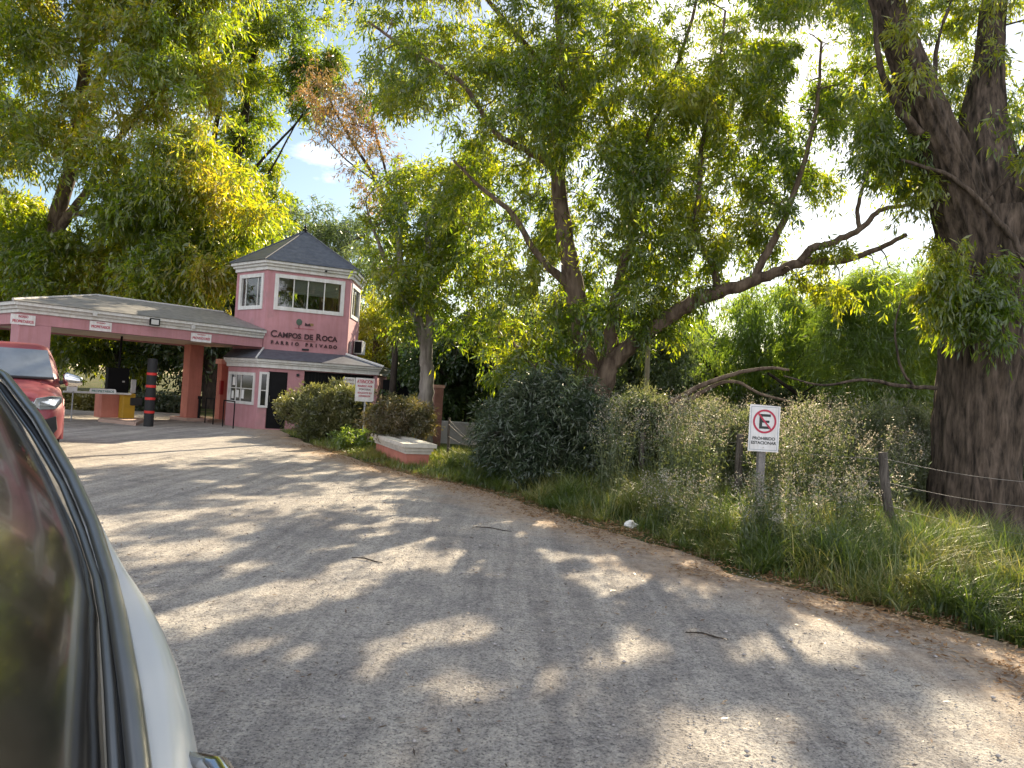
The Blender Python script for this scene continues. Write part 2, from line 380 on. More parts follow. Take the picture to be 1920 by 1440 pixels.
rows = np.concatenate([np.linspace(-6, 12, 360), np.linspace(12.1, 48, 180)])
offs = np.array([0, .06, .12, .2, .3, .45, .6, .8, 1, 1.3, 1.6, 2, 2.5, 3, 3.6, 4.2, 5, 6, 7, 8, 9.5, 11, 13, 15, 18, 22, 27, 34])
RX = np.zeros((len(rows), len(offs))); RY = np.zeros_like(RX); RZ = np.zeros_like(RX); VG = np.zeros_like(RX)
wob = (fbm(np.stack([rows * 1.3, rows * 0, rows * 0], -1), 5) - .47) * .55
for i, y in enumerate(rows):
    x0 = float(xedge(y)) + wob[i]
    RX[i] = x0 - offs; RY[i] = y
    RZ[i] = .004 + .012 * fbm(np.stack([RX[i] * .8, RY[i] * .8, RX[i] * 0], -1), 3) * np.clip(offs, 0, .5)
    VG[i] = np.clip(1.0 - offs / 1.7, 0, 1)
RZ[:, 0] = -.025
nr, nc = RX.shape; idx = np.arange(nr * nc).reshape(nr, nc)
F = np.stack([idx[:-1, :-1], idx[1:, :-1], idx[1:, 1:], idx[:-1, 1:]], -1).reshape(-1, 4)
rd = npmesh('road', np.stack([RX, RY, RZ], -1).reshape(-1, 3), F, road_mat(), smooth=True); tag(rd, kind='structure')
at = rd.data.attributes.new('verge', 'FLOAT', 'POINT'); at.data.foreach_set('value', VG.ravel().astype(np.float32))

# ================================================================== GATEHOUSE
PINK = pm('pink_stucco', (.43, .215, .235), .85, var=.13, vscale=1.2, bump=.35, bscale=60, fleck=((.36, .20, .21), 2.2, .58), streak=.08)
SALMON = pm('salmon_stucco', (.50, .19, .14), .85, streak=.10, var=.14, vscale=1.6, bump=.35, bscale=60)
WHITE = pm('white_trim', (.62, .62, .60), .6, var=.12, vscale=4, streak=.12)
SLATE = None
def slate_mat(nm='slate_roof', c0=(.045, .052, .068, 1), c1=(.095, .105, .125, 1)):
    m, n, o = nodes_of(nm); l = n.links.new
    b = n.nodes.new('ShaderNodeBsdfPrincipled'); b.inputs['Roughness'].default_value = .48; l(b.outputs[0], o.inputs['Surface'])
    t = n.nodes.new('ShaderNodeTexCoord')
    w_ = n.nodes.new('ShaderNodeTexWave'); w_.bands_direction = 'Z'; w_.wave_profile = 'SAW'; w_.inputs['Scale'].default_value = 2.2; w_.inputs['Distortion'].default_value = .4; w_.inputs['Detail'].default_value = 2; l(t.outputs['Object'], w_.inputs['Vector'])
    a = n.nodes.new('ShaderNodeTexNoise'); a.inputs['Scale'].default_value = 7; a.inputs['Detail'].default_value = 6; l(t.outputs['Object'], a.inputs['Vector'])
    r = n.nodes.new('ShaderNodeValToRGB'); l(a.outputs['Fac'], r.inputs['Fac']); r.color_ramp.elements[0].position = .3; r.color_ramp.elements[1].position = .7
    r.color_ramp.elements[0].color = c0; r.color_ramp.elements[1].color = c1; l(r.outputs['Color'], b.inputs['Base Color'])
    bp = n.nodes.new('ShaderNodeBump'); bp.inputs['Strength'].default_value = .6; bp.inputs['Distance'].default_value = .03; l(w_.outputs['Fac'], bp.inputs['Height']); l(bp.outputs[0], b.inputs['Normal'])
    return m
SLATE = slate_mat(); SUNLIT_SLATE = slate_mat('sunlit_slate_roof', (.13, .125, .12, 1), (.24, .23, .215, 1))  # canopy copy of the slate, sun glare painted in as a paler colour
BLACK = pm('black_metal', (.006, .006, .007), .6, var=.2, spec=.15)
DARK = pm('dark_interior', (.02, .02, .022), .8)
GLASS = glassmat('window_glass', (.62, .68, .68))
DGLASS = pm('dark_window_glass', (.015, .017, .02), .08, var=.3, spec=.8)

A = Vector((-8.0, 23.6)); a66 = math.radians(66)
B = A + Vector((math.sin(a66), math.cos(a66))) * 2.66
Rr = B + Vector((math.sin(math.radians(-3)), math.cos(math.radians(-3)))) * 2.2
Lf = A + Vector((-.77, .637)) * 1.85
Cn = (Lf + Rr) / 2
A2 = Cn * 2 - A; B2 = Cn * 2 - B
HEX = [A, B, Rr, A2, B2, Lf]               # order as seen left to right from outside
gh = empty('gatehouse', (Cn.x, Cn.y, 0), 'pink hexagonal watchtower gatehouse with slate pyramid roof and estate name on its wall', 'gatehouse')

def hexwalls(mb, pts, z0, z1, t, holes, m=0):
    inn = offset_poly(pts, -t)
    for e in range(len(pts)):
        P0, P1 = Vector(pts[e]), Vector(pts[(e + 1) % len(pts)]); Q0, Q1 = Vector(inn[e]), Vector(inn[(e + 1) % len(pts)]); Ln = (P1 - P0).length
        hs = holes.get(e, [])
        rs = sorted(set([0, Ln] + [h[0] for h in hs] + [h[1] for h in hs])); zs = sorted(set([z0, z1] + [h[2] for h in hs] + [h[3] for h in hs]))
        for i in range(len(rs) - 1):
            for j in range(len(zs) - 1):
                rc, zc = (rs[i] + rs[i + 1]) / 2, (zs[j] + zs[j + 1]) / 2
                if any(h[0] < rc < h[1] and h[2] < zc < h[3] for h in hs): continue
                f0, f1 = rs[i] / Ln, rs[i + 1] / Ln
                o0, o1 = P0.lerp(P1, f0), P0.lerp(P1, f1); i0, i1 = Q0.lerp(Q1, f0), Q0.lerp(Q1, f1)
                q = [o0, o1, i1, i0]
                mb.hexa([(p.x, p.y, zs[j]) for p in q], [(p.x, p.y, zs[j + 1]) for p in q], m)

# --- ground floor storey
LOW = offset_poly(HEX, .9)
# extend the right wing along the front wall
dfr = (Vector(LOW[1]) - Vector(LOW[0])).normalized(); LOW[0] = LOW[0] + dfr * .40; LOW[1] = LOW[1] + dfr * .25; LOW[2] = LOW[2] + dfr * .25
_g = G(421, 797); _k = _g.x / _g.y; _t = (_k * LOW[0].y - LOW[0].x) / (-.77 - _k * .637)
LOW[5] = LOW[0] + Vector((-.77, .637)) * _t
fl = Frame(LOW[5], LOW[0]); ff = Frame(LOW[0], LOW[1]); fr = Frame(LOW[1], LOW[2])
mb = MB()
w1 = (.16, fl.L - .24, .80, 1.66)      # window on the left face
sl = (.07, .26, .72, 1.72); dr = (.28, .86, .03, 1.80); opn = (1.36, ff.L - .04, .0 + .02, 1.88)
hexwalls(mb, LOW, .0, 1.90, .2, {5: [w1], 0: [sl, dr, opn]})
mb.build('ground_floor_wall', PINK, gh)
mb = MB(); ff.box(mb, 0, ff.L, -.18, .0 - .03, 1.4, 1.42)
lowc = offset_poly(LOW, .16); lowc2 = offset_poly(LOW, .06)
mb = MB(); mb.prism(lowc2, 1.902, 2.03); mb.prism(offset_poly(LOW, .11), 2.03, 2.09); mb.prism(lowc, 2.09, 2.17)
mb.build('lower_cornice', WHITE, gh, bevel=.01)
# lower roof skirt climbing to the tower wall
mb = MB(); ro = offset_poly(LOW, .20); ri = offset_poly(HEX, -.02)
for i in range(6):
    j = (i + 1) % 6; zt = 2.52
    mb.poly([(ro[i].x, ro[i].y, 2.175), (ro[j].x, ro[j].y, 2.175), (ri[j].x, ri[j].y, zt), (ri[i].x, ri[i].y, zt)])
    mb.poly([(ro[i].x, ro[i].y, 2.172), (ri[i].x, ri[i].y, 2.172), (ri[j].x, ri[j].y, 2.172), (ro[j].x, ro[j].y, 2.172)])
mb.build('lower_roof', SLATE, gh)
for q_, w_ in ((1, .04), (0, .03)): MB().tube([(ro[q_].x, ro[q_].y, 2.19), (ri[q_].x, ri[q_].y, 2.55)], w_, 6).build('hip_flashing', WHITE, gh)

def window(parent, fr_, r0, r1, z0, z1, bars_v, bars_h, depth=.1, fw=.09, glass=GLASS, proud=.03, mat=WHITE):
    mb = MB()
    fr_.box(mb, r0 - fw, r0 + .02, -depth * .6, proud, z0 - fw, z1 + fw); fr_.box(mb, r1 - .02, r1 + fw, -depth * .6, proud, z0 - fw, z1 + fw)
    fr_.box(mb, r0 + .021, r1 - .021, -depth * .6, proud - .003, z0 - fw, z0 + .02); fr_.box(mb, r0 + .021, r1 - .021, -depth * .6, proud - .003, z1 - .02, z1 + fw)
    for b in bars_v: fr_.box(mb, b - .017, b + .017, -depth * .55, -depth * .2, z0 + .021, z1 - .021)
    for b in bars_h: fr_.box(mb, r0 + .021, r1 - .021, -depth * .53, -depth * .22, b - .014, b + .014)
    o = mb.build('window', mat, parent)
    g_ = MB(); g_.poly([fr_.p(r0, -depth * .4, z0), fr_.p(r1, -depth * .4, z0), fr_.p(r1, -depth * .4, z1), fr_.p(r0, -depth * .4, z1)]); g_.build('pane', glass, o)
    return o
wn = window(gh, fl, *w1, [w1[0] + .33, w1[0] + .62], [1.22], glass=DGLASS, fw=.07)
for a_, b_, c_, d_ in ((.10, .26, 1.30, 1.56), (.36, .50, .92, 1.16), (.66, .80, .90, 1.18), (.08, .20, .88, 1.12)):
    mb = MB(); fl.box(mb, w1[0] + a_, w1[0] + b_, -.038, -.034, c_, d_); mb.build('notice', pm('paper', (.7, .7, .68), .7), wn)
window(gh, ff, *sl, [], [1.2], glass=DGLASS, fw=.05)
mb = MB(); ff.box(mb, dr[0] + .003, dr[1] - .003, -.1, -.04, dr[2], dr[3] - .003)
for z_ in (.2, 1.0): ff.box(mb, dr[0] + .08, dr[1] - .08, -.04, -.03, z_, z_ + .65)
d_ = mb.build('door', BLACK, gh)
MB().tube([ff.p(dr[0] + .08, -.02, .85), ff.p(dr[0] + .08, -.02, 1.05)], .012, 6).build('handle', pm('steel', (.5, .5, .5), .3, 1), d_)
mb = MB()
for k in range(22):
    r_ = opn[0] + .05 + k * (opn[1] - opn[0] - .1) / 21; ff.box(mb, r_ - .012, r_ + .012, -.1, -.07, .05, 1.86)
ff.box(mb, opn[0], opn[1], -.12, -.105, .03, 1.87)
mb.build('opening_shade', BLACK, gh)  # black slats and sheet stand in for the shade inside the opening
# wall lamp under the lower eave
mb = MB(); ff.box(mb, 1.12, 1.2, .0, .05, 1.7, 1.78); mb.build('wall_box', DARK, gh)

# --- tower
fF = Frame(A, B); fL_ = Frame(Lf, A); fR = Frame(B, Rr)
zt0, zt1 = 2.3, 5.05
wf = (.33, 2.36, 3.90, 4.86)
ws = (.32, fL_.L - .30, 3.90, 4.86); wr = (.3, fR.L - .35, 3.90, 4.86)
f3 = Frame(Rr, A2); f4 = Frame(A2, B2); f5 = Frame(B2, Lf)
mb = MB()
hexwalls(mb, HEX, zt0, zt1, .14, {0: [wf], 1: [wr], 2: [(.3, f3.L - .3, 3.9, 4.86)], 3: [wf], 4: [(.3, f5.L - .3, 3.9, 4.86)], 5: [ws]})
mb.build('tower_wall', PINK, gh)
inn = offset_poly(HEX, -.15)
MB().prism(inn, 3.1, 3.2).build('tower_floor', DARK, gh); MB().prism(inn, 4.98, 5.02).build('tower_ceiling', pm('cream_ceiling', (.5, .48, .44), .8), gh)
window(gh, fF, *wf, [wf[0] + .50, wf[0] + .95, wf[0] + 1.48], [], fw=.1)
window(gh, fL_, *ws, [ws[0] + .25, ws[0] + .95], [], fw=.1)
window(gh, fR, *wr, [wr[0] + .7], [], fw=.1)
window(gh, f3, .3, f3.L - .3, 3.9, 4.86, [1.0], [], fw=.1); window(gh, f4, *wf, [wf[0] + .6, wf[0] + 1.3], [], fw=.1); window(gh, f5, .3, f5.L - .3, 3.9, 4.86, [1.0], [], fw=.1)
# blinds, inside the two right panes
mb = MB()
for k in range(21): fF.box(mb, wf[0] + .53, wf[0] + 1.98, -.135, -.125, 4.38 + k * .022, 4.396 + k * .022)
mb.build('window_blind', pm('blind', (.5, .48, .45), .8), gh)
# cornice of the tower
mb = MB(); mb.prism(offset_poly(HEX, .06), 5.052, 5.17); mb.prism(offset_poly(HEX, .13), 5.17, 5.25); mb.prism(offset_poly(HEX, .20), 5.25, 5.34); mb.build('cornice', WHITE, gh, bevel=.01)
mb = MB(); ro = offset_poly(HEX, .25); ap = (Cn.x, Cn.y, 6.80)
for i in range(6):
    j = (i + 1) % 6; mb.poly([(ro[i].x, ro[i].y, 5.345), (ro[j].x, ro[j].y, 5.345), ap])
mb.poly([(p.x, p.y, 5.343) for p in reversed(ro)])
rf = mb.build('roof', SLATE, gh)
mb = MB()
for i in range(6): mb.tube([(ro[i].x, ro[i].y, 5.355), (Cn.x, Cn.y, 6.82)], .025, 5)
mb.build('ridge_cap', pm('slate_ridge', (.07, .08, .1), .6), rf)
mb = MB()
prof = [(.09, 6.74), (.075, 6.86), (.03, 6.90), (.05, 6.95), (.03, 7.0), (.012, 7.03), (.008, 7.3)]
mb.loft([[(Cn.x + r_ * math.cos(t_), Cn.y + r_ * math.sin(t_), z_) for t_ in [k * math.pi / 4 for k in range(8)]] for r_, z_ in prof]); mb.build('finial', BLACK, rf)

# lettering and emblem on the front wall
INK = pm('maroon_letters', (.035, .008, .014), .5, var=.2)
Ztop = Vector((0, 0, 1)); xm = 1.20
for s_, txt in enumerate(['C', 'AMPOS', 'DE', 'R', 'OCA']): pass
def smallcaps(parts, baseline, rstart, width, mat, parent):
    """small capital line: (text, size) runs laid side by side and fitted to a width"""
    made = []; x = 0.
    for tx, sz, gap in parts:
        o = text_mesh('lettering', tx, sz, (0, 0, 0), (1, 0, 0), (0, 1, 0), mat, None, depth=.012, bold=.006, align='LEFT')
        xs = [v.co.x for v in o.data.vertices]; made.append((o, x - min(xs), sz)); x += max(xs) - min(xs) + gap
    f = width / x; V = []; Fc = []
    for o, dx, sz in made:
        b = len(V)
        for v in o.data.vertices:
            r_ = rstart + (v.co.x + dx) * f; V.append(tuple(fF.p(r_, .016 + v.co.z, baseline + v.co.y)))
        Fc += [tuple(b + i for i in p.vertices) for p in o.data.polygons]
        me_ = o.data; bpy.data.objects.remove(o); bpy.data.meshes.remove(me_)
    m_ = MB(); m_.v = V; m_.f = Fc; m_.m = [0] * len(Fc); return m_.build('lettering', mat, parent)
smallcaps([('C', .30, .015), ('AMPOS', .235, .11), ('DE', .235, .11), ('R', .30, .015), ('OCA', .235, 0)], 2.93, .20, 2.12, INK, gh)
smallcaps([(c_, .135, .075) for c_ in 'BARRIO'] + [(' ', .135, .0)][:0] + [('P', .135, .075)] + [(c_, .135, .075) for c_ in 'RIVADO'], 2.72, .20, 2.14, INK, gh) if False else None
def spaced(word, base, r0, r1, sz, mat, parent):
    V = []; Fc = []; n = len(word)
    for i, ch in enumerate(word):
        if ch == ' ': continue
        o = text_mesh('lettering', ch, sz, (0, 0, 0), (1, 0, 0), (0, 1, 0), mat, None, depth=.012, bold=.006, align='CENTER')
        b = len(V); rc = r0 + (r1 - r0) * i / (n - 1)
        for v in o.data.vertices: V.append(tuple(fF.p(rc + v.co.x, .016 + v.co.z, base + v.co.y)))
        Fc += [tuple(b + k for k in p.vertices) for p in o.data.polygons]
        me_ = o.data; bpy.data.objects.remove(o); bpy.data.meshes.remove(me_)
    m_ = MB(); m_.v = V; m_.f = Fc; m_.m = [0] * len(Fc); return m_.build('lettering', mat, parent)
spaced('BARRIO PRIVADO', 2.70, .26, 2.26, .15, INK, gh)
mb = MB(); fF.box(mb, .85, 1.62, .002, .012, 2.865, 2.878); mb.build('underline', pm('brown_line', (.2, .06, .05), .6), gh)
mb = MB()
mb.loft([[fF.p(1.06 + rr * math.cos(t_), nn, 3.47 + rr * 1.1 * math.sin(t_)) for t_ in [k * math.pi / 8 for k in range(16)]] for rr, nn in ((.095, .002), (.095, .014), (.06, .018))], m=0)
fF.box(mb, 1.05, 1.07, .002, .012, 3.27, 3.38, 1)
mb.poly([fF.p(1.24, .012, 3.36), fF.p(1.44, .012, 3.36), fF.p(1.40, .012, 3.46), fF.p(1.33, .012, 3.42), fF.p(1.25, .012, 3.47)], 1)
fF.box(mb, 1.42, 1.52, .002, .012, 3.38, 3.46, 2)
fF.box(mb, .93, 1.55, .002, .010, 3.255, 3.27, 3)
mb.build('emblem', [pm('emblem_green', (.06, .1, .07), .6), INK, pm('emblem_ochre', (.25, .16, .06), .6), pm('emblem_red', (.3, .05, .07), .6)], gh)
mb = MB(); fF.box(mb, 1.20, 1.42, .0, .03, 2.56, 2.62); mb.build('vent', DARK, gh)
# little camera over the cornice
mb = MB(); fF.box(mb, 1.75, 1.81, .13, .26, 5.17, 5.21); mb.build('security_camera', BLACK, gh)
# air conditioning box on the right face
mb = MB(); fR.box(mb, 1.15, 1.85, .03, .33, 2.62, 3.10); ac = mb.build('air_conditioner', pm('ac_white', (.6, .6, .57), .5), gh, bevel=.02)
mb = MB(); fR.box(mb, 1.142, 1.149, .06, .30, 2.66, 3.06); mb.build('grille', BLACK, ac)
# electricity conduit on the right face
MB().tube([fR.p(.35, .03, 2.6), fR.p(.35, .03, 3.0)], .05, 8).build('meter_box', pm('grey_box', (.3, .25, .25), .6), gh)

# wall sign ATENCION standing before the shaded opening
RED = pm('red_print', (.42, .025, .06), .5); SIGNW = pm('sign_white', (.68, .67, .67), .45, var=.1, vscale=9, streak=.14)
def board(name, center, right, up, w_, h_, lines, label, cat, post=None, group=None, frame=None):
    nrm = Vector(right).normalized().cross(Vector(up).normalized()); c = Vector(center)
    foot = (c.x, c.y, 0 if post else c.z - h_ / 2)
    e_ = empty(name, foot, label, cat, group); rt = Vector(right).normalized(); u_ = Vector(up).normalized()
    mb = MB(); q = [c + rt * a_ * w_ / 2 + nrm * b_ for a_, b_ in ((-1, .0), (1, .0), (1, -.02), (-1, -.02))]
    mb.hexa([p_ - u_ * h_ / 2 for p_ in q], [p_ + u_ * h_ / 2 for p_ in q]); mb.build('panel', SIGNW, e_)
    for tx, sz, dy, mt, wd in lines: text_mesh('lettering', tx, sz, c + nrm * .004 + u_ * dy, rt, u_, mt, e_, depth=.002, bold=sz * .02, width=wd)
    return e_, nrm
c0 = P(684, 731, 19.0); rt = ff.r
e_, n_ = board('notice_board', c0, ff.r, Ztop, .48, .60, [('ATENCION', .125, .17, RED, .42), ('INGRESO POR', .07, .07, RED, .38), ('PORTERIA', .065, -.01, pm('grey_print', (.2, .12, .13), .6), .30), ('SOLICITE SU', .06, -.10, RED, .36), ('AUTORIZACION', .06, -.18, RED, .30)],
      'white ATENCION notice board with red print rising behind the bush beside the gatehouse', 'notice board', post=True)
MB().tube([(c0.x + .02, c0.y + .05, 0), (c0.x + .02, c0.y + .05, c0.z + .1)], .03, 8).build('post', pm('grey_post', (.3, .3, .3), .6), e_)
c0 = P(655, 716, 20.9)
e_, n_ = board('notice_board', c0, ff.r, Ztop, .34, .25, [('AVISO', .07, .03, pm('grey_print', (.2, .12, .13), .6), .26), ('CAMARAS', .05, -.06, pm('grey_print', (.2, .12, .13), .6), .26)],
      'small grey notice half hidden by the bush, left of the ATENCION board', 'notice board', post=True)
MB().tube([(c0.x, c0.y + .05, 0), (c0.x, c0.y + .05, c0.z + .05)], .02, 8).build('post', MATS['grey_post'], e_)

# dark metal fence panel right of the gatehouse, with a lit red lamp of a vehicle beyond
p0 = LOW[1] + dfr * .2
scr = empty('screen_fence', (p0.x, p0.y, 0), 'dark sheet metal screen fence reaching right from the gatehouse', 'fence')
fs = Frame(p0, p0 + dfr * 1.1 + Vector((.2, 0)))
mb = MB(); fs.box(mb, 0, fs.L, -.03, 0, .05, 1.78); mb.build('panel', BLACK, scr)
mb = MB(); fs.box(mb, fs.L, fs.L + .08, -.06, .02, 0, 1.9); mb.build('post', pm('grey_post', (.3, .3, .3), .6), scr)

# ================================================================== GATE CANOPY
gr = Vector((.637, .770)); gr.normalize(); gb = Vector((-gr.y, gr.x))           # along the front, and back
C1 = A + Vector((-.03, -.0)); C0 = C1 - gr * 6.75
fc = Frame(C0, C1)
DEP = 5.0; ZT = 3.10; ZM = 2.84; ZB = 2.56
can = empty('gate_canopy', (C0.x, C0.y, 0), 'long pink drive through canopy with white cornice and slate roof over the entrance lanes', 'canopy')
mb = MB()
E_ = fc.L
fc.box(mb, 0, E_, -.35, 0, ZB, ZM - .003); fc.box(mb, 0, E_, -DEP, -DEP + .35, ZB, ZM - .003); fc.box(mb, 0, .35, -DEP + .351, -.351, ZB, ZM - .003)
mb.build('beam', PINK, can)
mb = MB(); fc.box(mb, .352, E_ + .6, -DEP + .352, -.352, ZB + .04, ZB + .08); mb.build('soffit', pm('cream_soffit', (.55, .47, .38), .85, bump=.2), can)
mb = MB()
for (ov, z0, z1) in ((.05, ZM, ZM + .09), (.11, ZM + .09, ZM + .17), (.2, ZM + .17, ZT)):
    fc.box(mb, -ov, E_, -DEP - ov, ov, z0, z1)
mb.build('cornice', WHITE, can, bevel=.008)
ov = .24; hs = DEP / 2; zr = 3.73
mb = MB(); c_ = [fc.p(-ov, ov, ZT + .003), fc.p(E_, ov, ZT + .003), fc.p(E_, -DEP - ov, ZT + .003), fc.p(-ov, -DEP - ov, ZT + .003)]; r1_, r2_ = fc.p(hs + .2, -hs, zr), fc.p(E_, -hs, zr)
mb.poly([c_[0], c_[1], r2_, r1_]); mb.poly([c_[2], c_[3], r1_, r2_]); mb.poly([c_[3], c_[0], r1_]); mb.poly([c_[1], c_[2], r2_])
mb.build('roof', SUNLIT_SLATE, can)
mb = MB(); mb.tube([c_[0] + Vector((0, 0, .02)), r1_ + Vector((0, 0, .02)), r2_ + Vector((0, 0, .02))], .035, 6); mb.build('ridge_cap', pm('ridge_grey', (.42, .41, .39), .7), can)
def column(r0, r1, n0, n1, mat, z1=ZB - .002):
    mb = MB(); fc.box(mb, r0, r1, n0, n1, 0, z1); fc.box(mb, r0 - .12, r1 + .12, n0 - .12, n1 + .12, 0.0, .12); o = mb.build('column', mat, can, bevel=.01); return o
column(.0, .72, -.6, -.004, PINK)
column(5.86, 6.32, -3.30, -2.85, SALMON)
column(.1, .6, -4.9, -4.4, PINK)
# fittings on the fascia
mb = MB(); cf = P(287, 604, 20.6)
def on_front(px, py, n=.0):
    """where the sight line meets the canopy's front plane"""
    d = ray(px, py); o3 = fc.o + fc.n * n; t_ = (o3 - CAM).dot(fc.n) / d.dot(fc.n); q = CAM + d * t_; return (q - fc.o).dot(fc.r), q.z
for px_, py_, sz in ((287, 604, .12), (175, 589, .09), (359, 613, .09)):
    r_, z_ = on_front(px_, py_, .12)
    mb = MB()
    if sz > .1:
        fc.box(mb, r_ - .14, r_ + .14, .205, .24, z_ - .10, z_ + .10); f_ = mb.build('floodlight', BLACK, can)
        mb = MB(); fc.box(mb, r_ - .105, r_ + .105, .2401, .246, z_ - .07, z_ + .07); mb.build('lens', pm('lamp_lens', (.5, .5, .48), .3), f_)
    else:
        fc.box(mb, r_ - sz * .6, r_ + sz * .6, .205, .25, z_ - sz * .6, z_ + sz * .6); mb.build('fascia_light', pm('pale_lamp', (.45, .45, .43), .4), can)
signs = [((20, 596), (66, 603), 589, [('INGRESO', .085, .05), ('PROPIETARIOS', .10, -.075)], 'white sign with two red lines of print at the outer corner of the canopy beam'),
         ((168, 610), (209, 614), 600, [('INGRESO', .045, .075), ('PROPIETARIOS', .10, -.05)], 'white sign with one bold red word on the middle of the canopy beam'),
         ((358, 632), (396, 635), 600, [('INGRESO', .045, .075), ('PROVEEDORES', .10, -.05)], 'white sign with one bold red word on the canopy beam, next to the tower')]
for (a_, b_, _q, lines, lab) in signs:
    ra, za = on_front(*a_, .02); rb, zb = on_front(*b_, .02); w_ = rb - ra; zc = (za + zb) / 2
    c = fc.p((ra + rb) / 2, .03, zc)
    board('lane_sign', c, fc.r, Ztop, w_, .25, [(t_, s_, dy, RED, w_ * (.86 if s_ > .09 else .4)) for t_, s_, dy in lines], lab, 'lane sign', group='signs on the canopy beam')

# free standing dusk-red pillar behind, beside the ground floor
q = G(413, 786); pil = empty('brick_pier', (q.x, q.y, 0), 'red painted pier with a pale capital behind the handrails by the gatehouse', 'pier')
rz_ = math.atan2(gr.y, gr.x)
MB().box((q.x, q.y, 1.0), (.3, .3, 2.0), rz_).build('shaft', SALMON, pil); MB().box((q.x, q.y, 2.09), (.42, .42, .18), rz_).build('capital', pm('pale_salmon', (.6, .33, .27), .8), pil)
MB().box((q.x + .03, q.y - .17, 1.15), (.12, .1, .5), rz_).build('red_box', pm('red_box', (.3, .02, .02), .5), pil)

# pavement islands
def island(name, pts, h, label):
    mb = MB(); mb.prism([(p_.x, p_.y) for p_ in pts], -.02, h); o = mb.build(name, pm('island_concrete', (.42, .30, .24), .9, bump=.5, bscale=30), None, bevel=.02); tag(o, label, 'kerb island'); return o
kp = [G(186, 793), G(268, 799), G(262, 786), G(196, 781)]
kp = [G(183, 791), G(255, 799), G(272, 791), G(200, 783)]
island('kerb_island', kp, .1, 'low concrete island under the pink barrier plinth')
q0 = fc.p(5.3, -2.45, 0); island('kerb_island', [fc.p(5.7, -2.5, 0), fc.p(E_ - .3, -2.5, 0), fc.p(E_ - .3, -3.7, 0), fc.p(5.7, -3.7, 0)], .11, 'low concrete island under the salmon canopy column')

# barrier kiosk: plinth, black screen, barrier machine
kq = G(214, 789); kd = kq.y; ks = empty('control_plinth', (kq.x, kq.y, 0), 'pink control plinth carrying a black display cabinet between the lanes', 'control kiosk')
def at(px, py, D=None): return P(px, py, D or kd)
rr = fc.r; nn_ = fc.n
fk = Frame((kq.x - .40 * rr.x, kq.y - .40 * rr.y), (kq.x + .40 * rr.x, kq.y + .40 * rr.y))
mb = MB(); fk.box(mb, .0, .62, -.5, 0, .09, .80); mb.build('plinth', SALMON, ks, bevel=.01)
mb = MB(); fk.box(mb, .18, .80, -.30, -.1, .82, 1.62); cb = mb.build('display_cabinet', BLACK, ks, bevel=.01)
mb = MB(); fk.box(mb, .6, .67, -.098, -.09, 1.18, 1.23); mb.build('screen_logo', pm('grey_mark', (.4, .4, .4), .5), cb)
MB().tube([fk.p(.52, -.2, 1.62), fk.p(.54, -.2, ZB + .04)], .035, 8).build('pole', BLACK, ks)
bq = G(240, 791); bm = empty('barrier_gate', (bq.x, bq.y, 0), 'yellow boom barrier machine whose white arm carries a green lettered plate', 'barrier')
fb = Frame((bq.x - .18 * rr.x, bq.y - .18 * rr.y), (bq.x + .18 * rr.x, bq.y + .18 * rr.y)); YEL = pm('barrier_yellow', (.42, .25, .015), .5, var=.2)
mb = MB(); fb.box(mb, 0, .36, -.3, 0, .1, .86); mb.build('housing', YEL, bm, bevel=.02)
mb = MB(); fb.box(mb, .2, .56, -.28, .02, .50, .74); mb.build('boom_clamp', pm('clamp_black', (.02, .02, .022), .5), bm, bevel=.02)
p1 = at(246, 739, bq.y - .1); p2 = P(118, 734, bq.y - 1.2)
MB().tube([p1, p2], .03, 8).build('boom', SIGNW, bm)
pc = P(192.5, 733.5, bq.y - .75); dirb = (p1 - p2).normalized(); upb = Vector((0, 0, 1))
mb = MB(); nb = dirb.cross(upb).normalized(); rg = []
for nn2 in (.035, .05):
    rg.append([pc + dirb * (math.copysign(.30, math.cos(t_)) + .05 * math.cos(t_)) + upb * (.075 * math.sin(t_)) + nb * nn2 for t_ in [(k + .5) * math.pi / 6 for k in range(12)]])
mb.loft(rg); pl = mb.build('plate', SIGNW, bm)
text_mesh('lettering', 'PROPIETARIOS', .09, pc + nb * .053 - upb * .03, dirb, upb, pm('green_print', (.02, .13, .1), .5), bm, depth=.002, bold=.002, width=.58)
pw = P(136, 722, bq.y - 1.3); e_, n_ = board('lane_notice', pw, rr, Ztop, .27, .36, [('PARE', .07, .06, MATS['grey_print'], .2), ('ESPERE', .05, -.05, MATS['grey_print'], .2)], 'small white notice on a post at the tip of the barrier arm', 'notice', post=True)
MB().tube([(pw.x, pw.y + .05, 0), (pw.x, pw.y + .05, pw.z)], .02, 8).build('post', MATS['grey_post'], e_)
pw = P(250, 724, kd + .8); mb = MB(); mb.box((pw.x, pw.y, pw.z), (.13, .1, .42), rz_); o = mb.build('intercom_box', pm('ic_white', (.6, .62, .62), .5), None, bevel=.01); 
ic = empty('intercom_post', (pw.x, pw.y, 0), 'white intercom box on a thin post behind the yellow barrier machine', 'intercom'); o.parent = ic; o.location = (-pw.x, -pw.y, 0)
MB().tube([(pw.x, pw.y, 0), (pw.x, pw.y, pw.z - .2)], .025, 8).build('post', MATS['grey_post'], ic)

# striped pillar
sq = G(278, 800); st = empty('striped_post', (sq.x, sq.y, 0), 'tall black padded post with four red bands in front of the entrance lane', 'post')
mb = MB(); mb.tube([(sq.x, sq.y, 0), (sq.x, sq.y, 1.90), (sq.x, sq.y, 1.94)], [.13, .13, .10], 18); mb.build('padding', pm('black_rubber', (.012, .012, .013), .7, bump=.4, bscale=20), st, smooth=False)
for zz in (.42, .80, 1.15, 1.50):
    MB().tube([(sq.x, sq.y, zz - .035), (sq.x, sq.y, zz + .035)], .136, 18).build('band', pm('red_band', (.55, .02, .015), .5), st)

